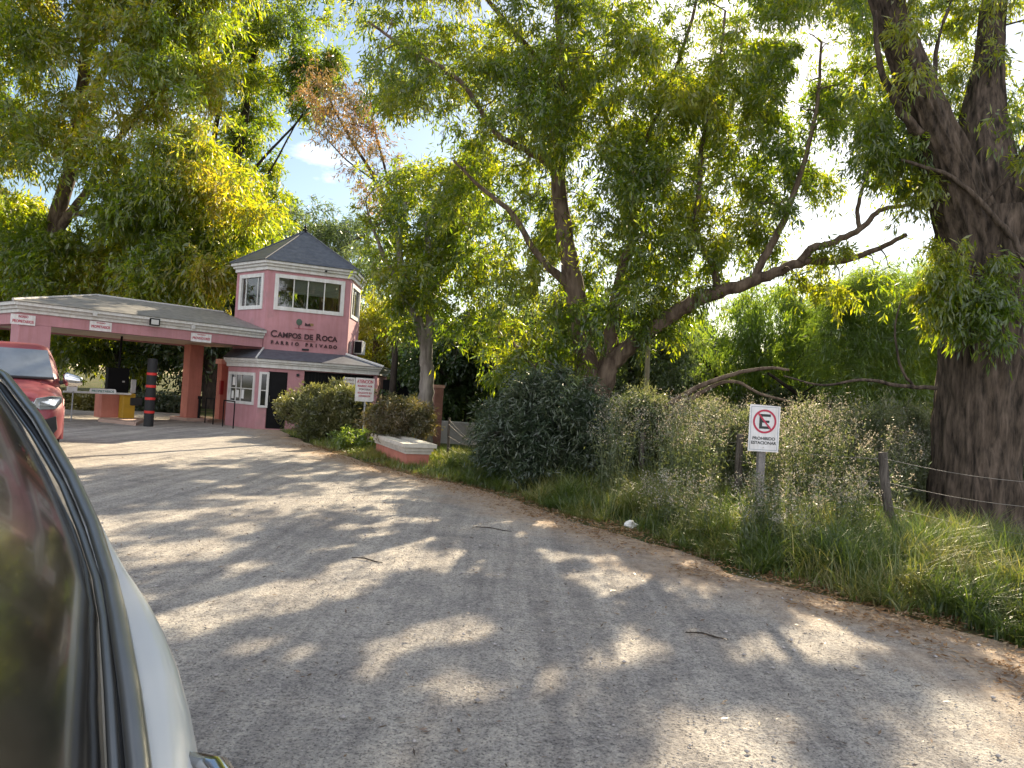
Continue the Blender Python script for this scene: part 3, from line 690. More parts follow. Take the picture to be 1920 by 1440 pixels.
# handrails in front of the ground floor
for k, (xa, ya, xb, yb, lab) in enumerate([(384, 793, 399, 796, 'short black handrail between the salmon column and the red pier'), (417, 800, 437, 804, 'short black handrail before the barred ground floor window')]):
    a_, b_ = G(xa, ya), G(xb, yb); hr = empty('handrail', a_, lab, 'handrail', 'black handrails by the gatehouse')
    MB().tube([a_, a_ + Vector((0, 0, .82))], .02, 6).build('upright', BLACK, hr); MB().tube([b_, b_ + Vector((0, 0, .82))], .02, 6).build('upright', BLACK, hr)
    MB().tube([a_ + Vector((0, 0, .82)), b_ + Vector((0, 0, .82))], .02, 6).build('top_rail', BLACK, hr)
q = G(372, 790); wb = empty('guard_post', (q.x, q.y, 0), 'slim dark guard post standing against the salmon column', 'post')
MB().tube([q, q + Vector((0, 0, .75))], .045, 8).build('shaft', BLACK, wb); MB().tube([q + Vector((0, 0, .75)), q + Vector((0, 0, .85))], .07, 8).build('knob', BLACK, wb)

# ================================================================== PLANTER WALL
pq = Vector((-1.96, 14.4)); ld = Vector((-.40, .917)).normalized(); ed = Vector((.917, .40)).normalized()
pa = pq; pb = pq + ed * .46; pe = pb + ld * 2.55; pf = pq + ld * 2.55
plt = empty('planter_wall', (pq.x, pq.y, 0), 'low pink planter wall with a stepped white cap at the turn of the road', 'planter')
mb = MB(); hexwalls(mb, [pa, pb, pe, pf], -.02, .27, .1, {}); mb.build('wall', SALMON, plt)
mb = MB(); base = [pa, pb, pe, pf]
hexwalls(mb, offset_poly(base, .03), .271, .33, .15, {}); hexwalls(mb, offset_poly(base, .06), .331, .40, .2, {}); hexwalls(mb, offset_poly(base, .11), .401, .475, .25, {})
mb.build('cap', pm('weathered_cap', (.58, .54, .47), .8, var=.2, vscale=6), plt)
mb = MB(); mb.prism(offset_poly(base, -.11), 0, .36); mb.build('soil', pm('soil', (.06, .045, .03), .95, bump=.8), plt)

# ================================================================== SIGN ON POST
sg = P(1433, 803, 9.25); sp_ = empty('no_parking_sign', (sg.x, sg.y, 0), 'white no parking sign with a crossed out black E in a red ring', 'road sign')
up_ = Vector((.0, 0, 1)); rt_ = Vector((1, .06, 0)).normalized(); nr_ = rt_.cross(up_)
def signpt(a_, b_, n=0): return sg + rt_ * a_ + up_ * b_ + nr_ * n
W_, H_ = .39, .585
mb = MB(); mb.hexa([signpt(-W_/2, -H_/2, 0), signpt(W_/2, -H_/2, 0), signpt(W_/2, -H_/2, -.006), signpt(-W_/2, -H_/2, -.006)], [signpt(-W_/2, H_/2, 0), signpt(W_/2, H_/2 - .01, 0), signpt(W_/2, H_/2 - .01, -.006), signpt(-W_/2, H_/2, -.006)]); mb.build('panel', SIGNW, sp_)
BLK = pm('black_print', (.015, .02, .02), .5)
mb = MB(); bw = .008
for (x0, x1, y0, y1) in ((-W_/2+.018, W_/2-.018, H_/2-.03, H_/2-.024), (-W_/2+.018, W_/2-.018, -H_/2+.02, -H_/2+.026), (-W_/2+.018, -W_/2+.024, -H_/2+.026, H_/2-.03), (W_/2-.024, W_/2-.018, -H_/2+.026, H_/2-.03)):
    mb.poly([signpt(x0, y0, .0012), signpt(x1, y0, .0012), signpt(x1, y1, .0012), signpt(x0, y1, .0012)])
mb.build('border_line', pm('grey_blue_line', (.25, .28, .32), .5), sp_)
cy_ = .085; RI, RO = .125, .150
mb = MB(); n_ = 40
for k in range(n_):
    t0, t1 = 2 * math.pi * k / n_, 2 * math.pi * (k + 1) / n_
    mb.poly([signpt(RI * math.cos(t0), cy_ + RI * math.sin(t0), .003), signpt(RO * math.cos(t0), cy_ + RO * math.sin(t0), .003), signpt(RO * math.cos(t1), cy_ + RO * math.sin(t1), .003), signpt(RI * math.cos(t1), cy_ + RI * math.sin(t1), .003)])
mb.poly([signpt(-.10, .098 + cy_, .0042), signpt(-.085, .113 + cy_, .0042), signpt(.10, -.098 + cy_, .0042), signpt(.085, -.113 + cy_, .0042)][::-1])
mb.build('red_ring', RED, sp_)
mb = MB()
for (x0, x1, y0, y1) in ((-.068, -.03, -.092, .092), (-.03, .075, .06, .092), (-.03, .06, -.016, .014), (-.03, .075, -.092, -.06)):
    mb.poly([signpt(x0, y0 + cy_, .002), signpt(x1, y0 + cy_, .002), signpt(x1, y1 + cy_, .002), signpt(x0, y1 + cy_, .002)])
mb.build('letter_e', BLK, sp_)
text_mesh('lettering', 'PROHIBIDO', .052, signpt(0, -.145, .002), rt_, up_, BLK, sp_, depth=.0006, bold=.0012, width=.29)
text_mesh('lettering', 'ESTACIONAR', .052, signpt(0, -.20, .002), rt_, up_, BLK, sp_, depth=.0006, bold=.0012, width=.32)
mb = MB(); mb.box((sg.x + .0, sg.y + .06, .72), (.085, .085, 1.50), .06); mb.build('post', pm('weathered_wood', (.19, .175, .165), .85, var=.25, vscale=8, bump=.5), sp_, bevel=.006)
for b_ in (.24, -.24):
    MB().tube([signpt(0, b_, .0), signpt(0, b_, .005)], .008, 8).build('bolt', MATS['steel'], sp_)

# ================================================================== WIRE FENCE
WOOD = barkmat('fence_wood', (.05, .042, .036), (.16, .14, .12), (40, 40, 3), .7)
posts = [(838, 862, 783, 4, .03), (901, 884, 838, 0, .03), (1000, 905, 850, 0, .05), (1160, 915, 826, 2, .085), (1199, 926, 810, 4, .05), (1380, 968, 814, 4, .055), (1672, 1034, 850, -14, .055), (2010, 1120, 900, 5, .06), (2500, 1250, 950, 0, .06)]
wf_ = empty('wire_fence', G(1380, 968), 'old wire fence with weathered wooden posts along the overgrown verge', 'fence')
tops = []
for (px_, pyb, pyt, ln, rd_) in posts:
    f_ = G(px_, pyb); D_ = f_.y; h_ = (pyb - pyt) / FPX * D_; tp = f_ + Vector((-.0 + ln * .012, 0, h_)) if ln < 0 else f_ + Vector((.0, .0, h_))
    pts = [f_ - Vector((0, 0, .1)), f_.lerp(tp, .35) + Vector((.01, 0, 0)), f_.lerp(tp, .7) - Vector((.008, 0, 0)), tp]
    MB().tube(pts, [rd_ * 1.05, rd_, rd_ * .96, rd_ * .9], 9).build('post', WOOD, wf_); tops.append((f_, tp, h_))
WIRE = pm('rusty_wire', (.30, .27, .24), .5, .6)
for zl in (.28, .53, .80, 1.07):
    mb = MB()
    for k in range(len(tops) - 1):
        a_, b_ = tops[k], tops[k + 1]
        p_ = a_[0].lerp(a_[1], min(.95, zl / a_[2])); q_ = b_[0].lerp(b_[1], min(.95, zl / b_[2])); p_ = p_ + Vector((0, -.06, 0)); q_ = q_ + Vector((0, -.06, 0))
        pts = [p_.lerp(q_, t_) - Vector((0, 0, .05 * math.sin(math.pi * t_))) for t_ in [i / 8 for i in range(9)]]
        mb.tube(pts, .0035, 4)
    mb.build('wire', WIRE, wf_)

# ================================================================== VEGETATION
DEN = (1.7, 1.7, 2.0, 1.12)      # clumps, sprays, leaves, leaf size
_su = Vector((SUNDIR.y, -SUNDIR.x, 0)).normalized(); _sv = _su.cross(SUNDIR)
SUNGAP = 0.20
def sun_gap(p_):
    """openings in the crowns through which the sun reaches the road"""
    u, v = p_.dot(_su), p_.dot(_sv)
    return float(vnoise(np.array([[u * .62, v * .85, 3.3]]), 77)[0]) < SUNGAP + (.08 if u > .2 else 0) and p_.y > 9.5
def in_poly(x, y, poly):
    c = False; n = len(poly); j = n - 1
    for i in range(n):
        xi, yi = poly[i]; xj, yj = poly[j]
        if (yi > y) != (yj > y) and x < (xj - xi) * (y - yi) / (yj - yi) + xi: c = not c
        j = i
    return c
def leaf_cloud(centers, radii, n_spray, n_leaf, llen, lwid, droop, seed, thin=False):
    """leaf quads: sprays hanging from clump centres"""
    n_spray = int(round(n_spray * DEN[1])); n_leaf = int(round(n_leaf * DEN[2])); llen *= DEN[3]; lwid *= DEN[3]
    rg = np.random.default_rng(seed); K = len(centers); C = np.asarray(centers, float); R = np.asarray(radii, float)
    S = K * n_spray; cs = np.repeat(C, n_spray, 0); rs = np.repeat(R, n_spray)
    d = rg.normal(size=(S, 3)); d /= np.linalg.norm(d, axis=1)[:, None]; d[:, 2] *= .7
    st = cs + d * (rs * rg.uniform(.0, .75, S) ** 1)[:, None]
    ln = rs * rg.uniform(.45, 1.1, S); d2 = d * .9 + rg.normal(size=(S, 3)) * .5; d2 /= np.linalg.norm(d2, axis=1)[:, None]
    N = S * n_leaf; t = rg.uniform(.05, 1, N); st = np.repeat(st, n_leaf, 0); ln = np.repeat(ln, n_leaf); d2 = np.repeat(d2, n_leaf, 0)
    pos = st + d2 * (t * ln)[:, None]; pos[:, 2] -= droop * ln * t ** 2
    pos += rg.normal(size=(N, 3)) * (llen * .35)
    ax = d2 * .45 + rg.normal(size=(N, 3)) * .5; ax[:, 2] -= droop * 1.3 * (.3 + t); ax /= np.linalg.norm(ax, axis=1)[:, None]
    wd = np.cross(ax, rg.normal(size=(N, 3))); wd /= (np.linalg.norm(wd, axis=1)[:, None] + 1e-9)
    L_ = llen * rg.uniform(.4, 1.45, N)[:, None]; W2 = lwid * rg.uniform(.5, 1.3, N)[:, None] * .5
    bend = np.cross(ax, wd) * L_ * rg.uniform(-.12, .12, N)[:, None]
    if thin:
        u_, w_ = pos @ np.array(_su), pos @ np.array(_sv); q_ = vnoise(np.stack([u_ * 1.7, w_ * 2.3, u_ * 0 + 1.7], -1), 91) * .55 + vnoise(np.stack([u_ * 4.2, w_ * 5.2, u_ * 0 + 7.7], -1), 92) * .45
        kp_ = rg.uniform(0, 1, N) > np.clip((.482 + .06 * np.clip((u_ + .1) / .7, 0, 1) - q_) * 12, 0, .97) * (pos[:, 1] > 9.5); pos, ax, wd, L_, W2, bend = (z_[kp_] for z_ in (pos, ax, wd, L_, W2, bend))
    v = np.stack([pos, pos + ax * L_ * .45 + wd * W2 + bend, pos + ax * L_, pos + ax * L_ * .45 - wd * W2 + bend], 1)
    return v.reshape(-1, 3)
def tubes_np(paths, n=5):
    """many thin tubes in one mesh: list of (pts, radii)"""
    V = []; Fs = []; b = 0; ang = np.arange(n) * 2 * np.pi / n
    for pts, rad in paths:
        p = np.asarray(pts, float); k = len(p); t = np.gradient(p, axis=0); t /= (np.linalg.norm(t, axis=1)[:, None] + 1e-9)
        up = np.array([0.31, .17, .93]); x = np.cross(t, up); nx_ = np.linalg.norm(x, axis=1)[:, None]; x = np.where(nx_ < .1, np.array([1., 0, 0]), x / (nx_ + 1e-9)); y = np.cross(t, x)
        r = np.asarray(rad, float)[:, None, None]
        ring = p[:, None, :] + r * (x[:, None, :] * np.cos(ang)[None, :, None] + y[:, None, :] * np.sin(ang)[None, :, None])
        V.append(ring.reshape(-1, 3)); i = np.arange(k - 1)[:, None] * n; j = np.arange(n)[None, :]; j2 = (j + 1) % n
        Fs.append(np.stack([b + i + j, b + i + j2, b + i + n + j2, b + i + n + j], -1).reshape(-1, 4)); b += k * n
    return np.concatenate(V), np.concatenate(Fs)
def smooth_path(pts, rad, sub=5, wob=.0, rg=None):
    """catmull-rom through the points"""
    p = np.asarray(pts, float); r = np.asarray(rad, float); q = np.vstack([2 * p[0] - p[1], p, 2 * p[-1] - p[-2]]); o = []; ro = []
    for i in range(len(p) - 1):
        for k in range(sub):
            t = k / sub; a, b, c, d = q[i], q[i + 1], q[i + 2], q[i + 3]
            o.append(.5 * ((2 * b) + (-a + c) * t + (2 * a - 5 * b + 4 * c - d) * t * t + (-a + 3 * b - 3 * c + d) * t ** 3)); ro.append(r[i] * (1 - t) + r[i + 1] * t)
    o.append(p[-1]); ro.append(r[-1]); o = np.array(o); ro = np.array(ro)
    if wob and rg is not None:
        o[1:-1] += rg.normal(size=o[1:-1].shape) * wob * np.minimum(ro[1:-1], .1)[:, None] * 3
    return o, ro
def tree(name, label, limbs, regions, leafm, barkm, seed, n_spray=7, n_leaf=12, leaf=(.13, .03), droop=.8, group=None, cat='tree', crown='crown', sides=9, twigr=.012, gate=None, minz=.4, upbias=.6, sungate=False):
    """limbs: [(px,py,D,r)..] ; regions: (polygon in picture, D0, D1, count, clump radius)"""
    rg = np.random.default_rng(seed); rnd = random.Random(seed)
    paths = []; nodes = []; nr_ = []
    for lb in limbs:
        pts = [tuple(P(a, b, D)) for a, b, D, r in lb]; rad = [r for *_, r in lb]
        o, r = smooth_path(pts, rad, 6, .045, rg); paths.append((o, r)); nodes.append(o); nr_.append(r)
    base = Vector(paths[0][0][0]); base.z = 0
    root = empty(name, base, label, cat, group)
    V, F_ = tubes_np(paths, sides + 3)
    npmesh('trunk', V, F_, barkm, root, smooth=True)
    nodes = np.concatenate(nodes); nr_ = np.concatenate(nr_)
    cen = []; rad = []
    for (poly, D0, D1, cnt, cr_) in regions:
        xs_ = [a for a, b in poly]; ys_ = [b for a, b in poly]; got = 0; tries = 0; cnt = int(cnt * DEN[0])
        while got < cnt and tries < cnt * 60:
            tries += 1; x, y = rnd.uniform(min(xs_), max(xs_)), rnd.uniform(min(ys_), max(ys_))
            if not in_poly(x, y, poly): continue
            D = rnd.uniform(D0, D1); p_ = P(x, y, D)
            if p_.z < minz: continue
            if sungate and sun_gap(p_): continue
            if gate and vnoise(np.array([[p_.x * gate[0], p_.y * gate[0], p_.z * gate[0]]]), seed)[0] < gate[1]: continue
            cen.append(p_); rad.append(cr_ * rnd.uniform(.65, 1.3)); got += 1
    if not cen: return root
    cen = np.array(cen); rad = np.array(rad)
    order = np.argsort(np.min(np.linalg.norm(cen[:, None, :] - nodes[None, ::4, :], axis=2), axis=1))
    tw = []; N_ = nodes; NR = nr_
    for i in order:
        c = cen[i]; dv = c - N_; dist = np.linalg.norm(dv, axis=1); cost = dist + np.where(dv[:, 2] < 0, -dv[:, 2] * upbias, 0) - np.minimum(NR, .05) * 2
        k = int(np.argmin(cost)); s_ = N_[k]; L_ = dist[k]
        if L_ < .15: continue
        mid = s_ + (c - s_) * .5 + rg.normal(size=3) * L_ * .10; mid[2] += L_ * .10
        r0 = min(NR[k] * .7, twigr * (1 + L_ * .9)); o, r = smooth_path([s_, mid, c], [r0, r0 * .7, max(.003, r0 * .35)], 4, 0, rg)
        tw.append((o, r)); N_ = np.vstack([N_, o[2:]]); NR = np.concatenate([NR, r[2:]])
    # thin end twigs inside each clump
    for i in range(len(cen)):
        for _ in range(3):
            d = rg.normal(size=3); d /= np.linalg.norm(d); e = cen[i] + d * rad[i] * .9; e[2] -= droop * rad[i] * .3
            tw.append((np.array([cen[i], (cen[i] + e) / 2 + [0, 0, .04], e]), np.array([twigr * .35, twigr * .25, twigr * .12])))
    V, F_ = tubes_np(tw, 5); npmesh('branches', V, F_, barkm, root, smooth=True)
    v = leaf_cloud(cen, rad, n_spray, n_leaf, leaf[0], leaf[1], droop, seed, sungate)
    npmesh(crown, v, np.arange(len(v)).reshape(-1, 4), leafm, root)
    return root

L_YEL = leafmat('leaves_autumn_yellow', (.065, .11, .013), (.135, .17, .015), (.21, .18, .03), trans=.64, tcol=(3.4, 3.1, .6), scale=.22)
L_GRN = leafmat('leaves_fresh_green', (.045, .085, .01), (.105, .145, .014), (.18, .19, .02), trans=.6, tcol=(3.2, 3.0, .6), scale=.5)
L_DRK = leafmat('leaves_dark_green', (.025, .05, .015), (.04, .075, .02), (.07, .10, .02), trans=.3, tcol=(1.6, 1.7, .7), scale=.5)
L_GRY = leafmat('leaves_grey_green', (.07, .10, .05), (.11, .15, .07), (.17, .2, .08), trans=.45, tcol=(1.7, 1.8, .9), scale=.4)
L_ORG = leafmat('leaves_rusty', (.11, .11, .03), (.19, .14, .05), (.24, .14, .08), trans=.45, tcol=(1.8, 1.5, .8), scale=.8)
L_SOFT = leafmat('leaves_soft_green', (.09, .15, .03), (.14, .20, .04), (.20, .24, .04), trans=.55, tcol=(2, 2, .8), scale=.4)
L_SHR = leafmat('leaves_shrub', (.045, .07, .03), (.08, .105, .045), (.13, .15, .06), trans=.3, tcol=(1.6, 1.7, .8), scale=1.4)
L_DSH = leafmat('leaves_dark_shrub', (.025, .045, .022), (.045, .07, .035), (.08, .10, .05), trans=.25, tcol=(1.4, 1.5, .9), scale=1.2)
BK_BIG = barkmat('furrowed_bark', (.022, .017, .013), (.14, .105, .08), (15, 15, 3.0), 1.0)
BK_MID = barkmat('brown_bark', (.07, .048, .036), (.22, .165, .125), (9, 9, 2), .8)
BK_PAL = barkmat('pale_bark', (.10, .085, .075), (.30, .27, .24), (7, 7, 1.2), .5)
BK_DRK = barkmat('dark_bark', (.02, .016, .013), (.07, .055, .045), (9, 9, 2), .6)

# --- the big furrowed tree beyond the fence
big = empty('gum_tree', G(1835, 1012), 'huge dark furrowed tree trunk forking behind the wire fence at the verge', 'tree')
def rough_limb(lb, rg, sides=96, amp=.15):
    pts = [tuple(P(a, b, D)) for a, b, D, r in lb]; o, r = smooth_path(pts, [q[3] for q in lb], 14)
    k = len(o); t = np.gradient(o, axis=0); t /= np.linalg.norm(t, axis=1)[:, None]; x = np.cross(t, np.array([.1, 1., .1])); x /= np.linalg.norm(x, axis=1)[:, None]; y = np.cross(t, x)
    ang = np.arange(sides) * 2 * np.pi / sides
    dirs = x[:, None, :] * np.cos(ang)[None, :, None] + y[:, None, :] * np.sin(ang)[None, :, None]
    s_ = np.cumsum(np.r_[0, np.linalg.norm(np.diff(o, axis=0), axis=1)])
    q = np.stack([np.cos(ang)[None, :] * 7 * np.ones((k, 1)), np.sin(ang)[None, :] * 7 * np.ones((k, 1)), s_[:, None] * 1.1 * np.ones((1, sides))], -1)
    n1 = fbm(q, 11, 3); ridge = np.abs(n1 - .45) * 2.6
    q2 = q * np.array([.16, .16, .6]); n2 = vnoise(q2 + 30, 3) - .5
    rr_ = r[:, None] * (1 + n2 * .28) + (ridge - .2) * amp * np.minimum(r[:, None] * 2, 1)
    ring = o[:, None, :] + dirs * rr_[..., None]
    idx = np.arange(k * sides).reshape(k, sides); j = np.roll(idx, -1, 1)
    F_ = np.stack([idx[:-1], j[:-1], j[1:], idx[1:]], -1).reshape(-1, 4)
    return ring.reshape(-1, 3), F_
rgb = np.random.default_rng(3)
LIMB = [
 [(1830, 1050, 9.9, .95), (1828, 1012, 9.9, .70), (1826, 960, 9.9, .54), (1827, 870, 9.9, .475), (1829, 780, 9.9, .455), (1834, 690, 9.9, .46), (1839, 600, 9.9, .48), (1846, 520, 9.9, .54), (1850, 450, 9.9, .58), (1850, 400, 9.9, .48)],
 [(1845, 520, 9.85, .44), (1815, 430, 9.8, .36), (1782, 330, 9.7, .29), (1742, 230, 9.6, .24), (1705, 130, 9.5, .205), (1668, 20, 9.4, .18), (1630, -110, 9.3, .2), (1580, -260, 9.2, .15), (1520, -420, 9., .1)],
 [(1862, 480, 10, .45), (1856, 380, 10.1, .38), (1846, 290, 10.2, .32), (1840, 230, 10.3, .27), (1852, 120, 10.4, .18), (1866, -20, 10.5, .15), (1880, -200, 10.6, .17), (1900, -380, 10.7, .1)],
 [(1875, 500, 9.9, .42), (1910, 410, 9.9, .36), (1955, 310, 9.8, .3), (2010, 200, 9.7, .26), (2070, 60, 9.6, .2), (2120, -150, 9.5, .12)]]
V_ = []; F2 = []; b_ = 0
for lb in LIMB:
    v_, f_ = rough_limb(lb, rgb); V_.append(v_); F2.append(f_ + b_); b_ += len(v_)
npmesh('trunk', np.concatenate(V_), np.concatenate(F2), BK_BIG, big, smooth=True)
# limbs, dead branches and crown of the same tree
def crown_for(root, limbs, regions, leafm, barkm, seed, n_spray, n_leaf, leaf, droop, twigr=.012, gate=None, extra=None, crown='crown'):
    rg = np.random.default_rng(seed); rnd = random.Random(seed); paths = []; nodes = []; nr_ = []
    for lb in limbs:
        o, r = smooth_path([tuple(P(a, b, D)) for a, b, D, r in lb], [q[3] for q in lb], 6, .04, rg); nodes.append(o); nr_.append(r)
    tw = []
    for lb in (extra or []):
        o, r = smooth_path([tuple(P(a, b, D)) for a, b, D, r in lb], [q[3] for q in lb], 6, .06, rg); nodes.append(o); nr_.append(r); tw.append((o, r))
    N_ = np.concatenate(nodes); NR = np.concatenate(nr_); cen = []; rad = []
    for (poly, D0, D1, cnt, cr_) in regions:
        xs_ = [a for a, b in poly]; ys_ = [b for a, b in poly]; got = 0; tries = 0; cnt = int(cnt * DEN[0])
        while got < cnt and tries < cnt * 60:
            tries += 1; x, y = rnd.uniform(min(xs_), max(xs_)), rnd.uniform(min(ys_), max(ys_))
            if not in_poly(x, y, poly): continue
            p_ = P(x, y, rnd.uniform(D0, D1))
            if sun_gap(p_): continue
            if gate and vnoise(np.array([[p_.x * gate[0], p_.y * gate[0], p_.z * gate[0]]]), seed)[0] < gate[1]: continue
            cen.append(p_); rad.append(cr_ * rnd.uniform(.65, 1.3)); got += 1
    cen = np.array(cen); rad = np.array(rad)
    order = np.argsort(np.min(np.linalg.norm(cen[:, None, :] - N_[None, ::3, :], axis=2), axis=1))
    for i in order:
        c = cen[i]; dv = c - N_; dist = np.linalg.norm(dv, axis=1); cost = dist + np.where(dv[:, 2] < 0, -dv[:, 2] * .5, 0); k = int(np.argmin(cost)); s_ = N_[k]; L_ = dist[k]
        if L_ < .15: continue
        mid = s_ + (c - s_) * .5 + rg.normal(size=3) * L_ * .1; mid[2] += L_ * .1; r0 = min(NR[k] * .7, twigr * (1 + L_ * .9))
        o, r = smooth_path([s_, mid, c], [r0, r0 * .7, max(.003, r0 * .35)], 4); tw.append((o, r)); N_ = np.vstack([N_, o[2:]]); NR = np.concatenate([NR, r[2:]])
    V, F_ = tubes_np(tw, 6); npmesh('branches', V, F_, barkm, root, smooth=True)
    v = leaf_cloud(cen, rad, n_spray, n_leaf, leaf[0], leaf[1], droop, seed, True); npmesh(crown, v, np.arange(len(v)).reshape(-1, 4), leafm, root)
crown_for(big, LIMB[1:], [
    ([(1380, -500), (2300, -500), (2300, 250), (1990, 330), (1900, 250), (1880, 330), (1840, 250), (1720, 150), (1700, 20), (1620, 100), (1560, 120), (1520, -100)], 9.9, 13, 105, .42),
    ([(1640, -60), (1920, -60), (1925, 330), (1840, 300), (1740, 240)], 8.8, 9.4, 4, .25),
    ([(1560, 60), (1720, 160), (1760, 420), (1660, 380)], 9.6, 11.5, 14, .32),
    ([(1700, 0), (1900, 0), (1920, 240), (1880, 300), (1780, 240)], 10.3, 11.8, 20, .32),
    ([(1755, 440), (1915, 450), (1925, 600), (1850, 680), (1780, 640), (1730, 560)], 8.9, 9.3, 15, .20),
    ([(1600, 130), (1760, 170), (1740, 360), (1640, 340)], 9.6, 11.5, 16, .34)],
    L_GRN, BK_BIG, 21, 7, 13, (.10, .022), .8, twigr=.010, gate=(1.0, .30), extra=[
    [(1756, 728, 9.5, .03), (1690, 724, 9.3, .026), (1620, 712, 9.2, .02), (1540, 722, 9.2, .014), (1470, 705, 9.2, .008)],
    [(1715, 726, 9.35, .018), (1690, 690, 9.3, .016), (1678, 620, 9.3, .012), (1690, 560, 9.3, .007)],
    [(1690, 300, 9.5, .02), (1780, 330, 9.4, .03), (1840, 380, 9.3, .035), (1900, 450, 9.2, .04), (1925, 500, 9.1, .045)],
    [(1725, 250, 9.5, .07), (1690, 210, 9.4, .055), (1650, 120, 9.3, .04), (1640, 20, 9.2, .03)],
    [(1790, 330, 9.7, .05), (1760, 230, 10, .04), (1755, 100, 10.2, .03), (1790, -20, 10.3, .02)]])

# --- the many stemmed tree in the middle
T5 = [
 [(1118, 930, 14, .36), (1114, 830, 14, .30), (1110, 740, 14, .27), (1095, 650, 14, .20), (1078, 545, 14, .19), (1058, 430, 14, .165), (1046, 310, 14, .13), (1058, 180, 14, .1), (1048, 60, 14, .075), (1040, -80, 14, .05), (1030, -250, 14, .03)],
 [(1120, 760, 14, .2), (1142, 660, 14, .15), (1152, 590, 14, .13), (1165, 510, 14, .115), (1190, 430, 14.2, .09), (1178, 330, 14.4, .07), (1140, 230, 14.6, .05), (1110, 100, 14.8, .03)],
 [(1118, 760, 14, .24), (1142, 690, 13.9, .18), (1180, 650, 13.8, .155), (1235, 608, 13.5, .14), (1300, 565, 13.2, .125), (1372, 541, 13, .11), (1440, 517, 12.8, .095), (1510, 490, 12.6, .075), (1570, 490, 12.5, .06), (1640, 470, 12.4, .045), (1700, 440, 12.3, .035)],
 [(1500, 492, 12.6, .08), (1525, 465, 12.6, .07), (1560, 455, 12.6, .06), (1612, 430, 12.6, .05), (1650, 395, 12.6, .042), (1700, 385, 12.6, .03), (1760, 370, 12.6, .02)],
 [(1612, 430, 12.6, .04), (1608, 390, 12.6, .035), (1625, 330, 12.6, .025), (1650, 270, 12.6, .015)],
 [(1342, 548, 13.1, .065), (1338, 500, 13.1, .06), (1304, 440, 13.1, .055), (1310, 370, 13.1, .05), (1318, 260, 13.2, .04), (1345, 150, 13.3, .03), (1360, 20, 13.4, .02)],
 [(1412, 525, 12.9, .075), (1440, 470, 12.8, .068), (1464, 425, 12.7, .06), (1500, 330, 12.7, .045), (1530, 210, 12.7, .035), (1540, 80, 12.7, .02)],
 [(1078, 545, 14, .1), (1010, 480, 13.8, .06), (960, 400, 13.5, .05), (900, 350, 13.3, .035), (850, 300, 13.2, .02)],
 [(1048, 320, 14, .08), (985, 280, 13.6, .06), (930, 250, 13.2, .05), (860, 150, 12.8, .04), (760, 90, 12.4, .03), (690, 40, 12.2, .02)],
 [(1058, 180, 14, .06), (1000, 100, 13.2, .05), (930, 20, 12.6, .04), (860, -80, 12.3, .03)],
 [(1178, 330, 14.2, .05), (1240, 200, 13.4, .04), (1290, 60, 12.8, .03), (1330, -100, 12.5, .02)],
 [(1215, 790, 13.6, .05), (1290, 735, 13.2, .045), (1375, 702, 12.9, .036), (1440, 690, 12.7, .028), (1480, 694, 12.6, .02)],
 [(1240, 800, 13.4, .045), (1300, 745, 13.2, .04), (1370, 715, 13, .03), (1430, 740, 13, .024), (1520, 760, 12.8, .014)],
 [(1085, 790, 14, .09), (1060, 760, 13.6, .07), (1000, 690, 13.2, .05), (960, 640, 13, .03)],
]
tree('gum_tree', 'many stemmed tree with one thick limb reaching right above the no parking sign', T5, [
    ([(640, 10), (700, -160), (1000, -300), (1650, -300), (1560, 130), (1400, 90), (1330, 200), (1200, 220), (1120, 100), (1040, 200), (900, 250), (820, 330), (740, 250), (700, 150)], 11.4, 15.5, 150, .46),
    ([(660, 10), (800, -100), (1200, -100), (1180, 260), (1040, 330), (880, 230), (800, 260), (720, 220)], 11.6, 15, 60, .42),
    ([(1040, 80), (1420, 60), (1640, 170), (1680, 330), (1500, 330), (1480, 470), (1300, 520), (1200, 560), (1130, 470), (900, 500), (930, 380), (1010, 330)], 12, 15.8, 150, .44),
    ([(980, 330), (1300, 200), (1340, 520), (1180, 640), (1080, 600), (960, 500)], 12.5, 15.8, 45, .42),
    ([(900, 480), (1080, 470), (1130, 620), (1100, 700), (960, 680)], 12.6, 14.8, 26, .38),
    ([(680, -40), (1650, -200), (1660, 160), (1560, 330), (1400, 420), (1180, 500), (980, 420), (900, 200), (700, 200)], 14.5, 17.5, 110, .5),
    ([(1400, -60), (1660, -60), (1700, 330), (1600, 400), (1440, 380)], 12.5, 15.5, 45, .42),
    ([(850, 240), (1030, 300), (1060, 480), (900, 500), (840, 380)], 14, 17, 30, .46),
    ([(1200, 480), (1330, 560), (1260, 640), (1180, 640)], 13.2, 15, 10, .3),
    ([(1440, 480), (1700, 450), (1700, 540), (1560, 560), (1450, 550)], 12, 13.4, 13, .26),
    ([(900, 600), (980, 590), (980, 700), (930, 710)], 12.6, 13, 5, .26)],
    L_GRN, BK_MID, 5, 7, 13, (.115, .030), .6, gate=(.95, .30), twigr=.011, sungate=True)

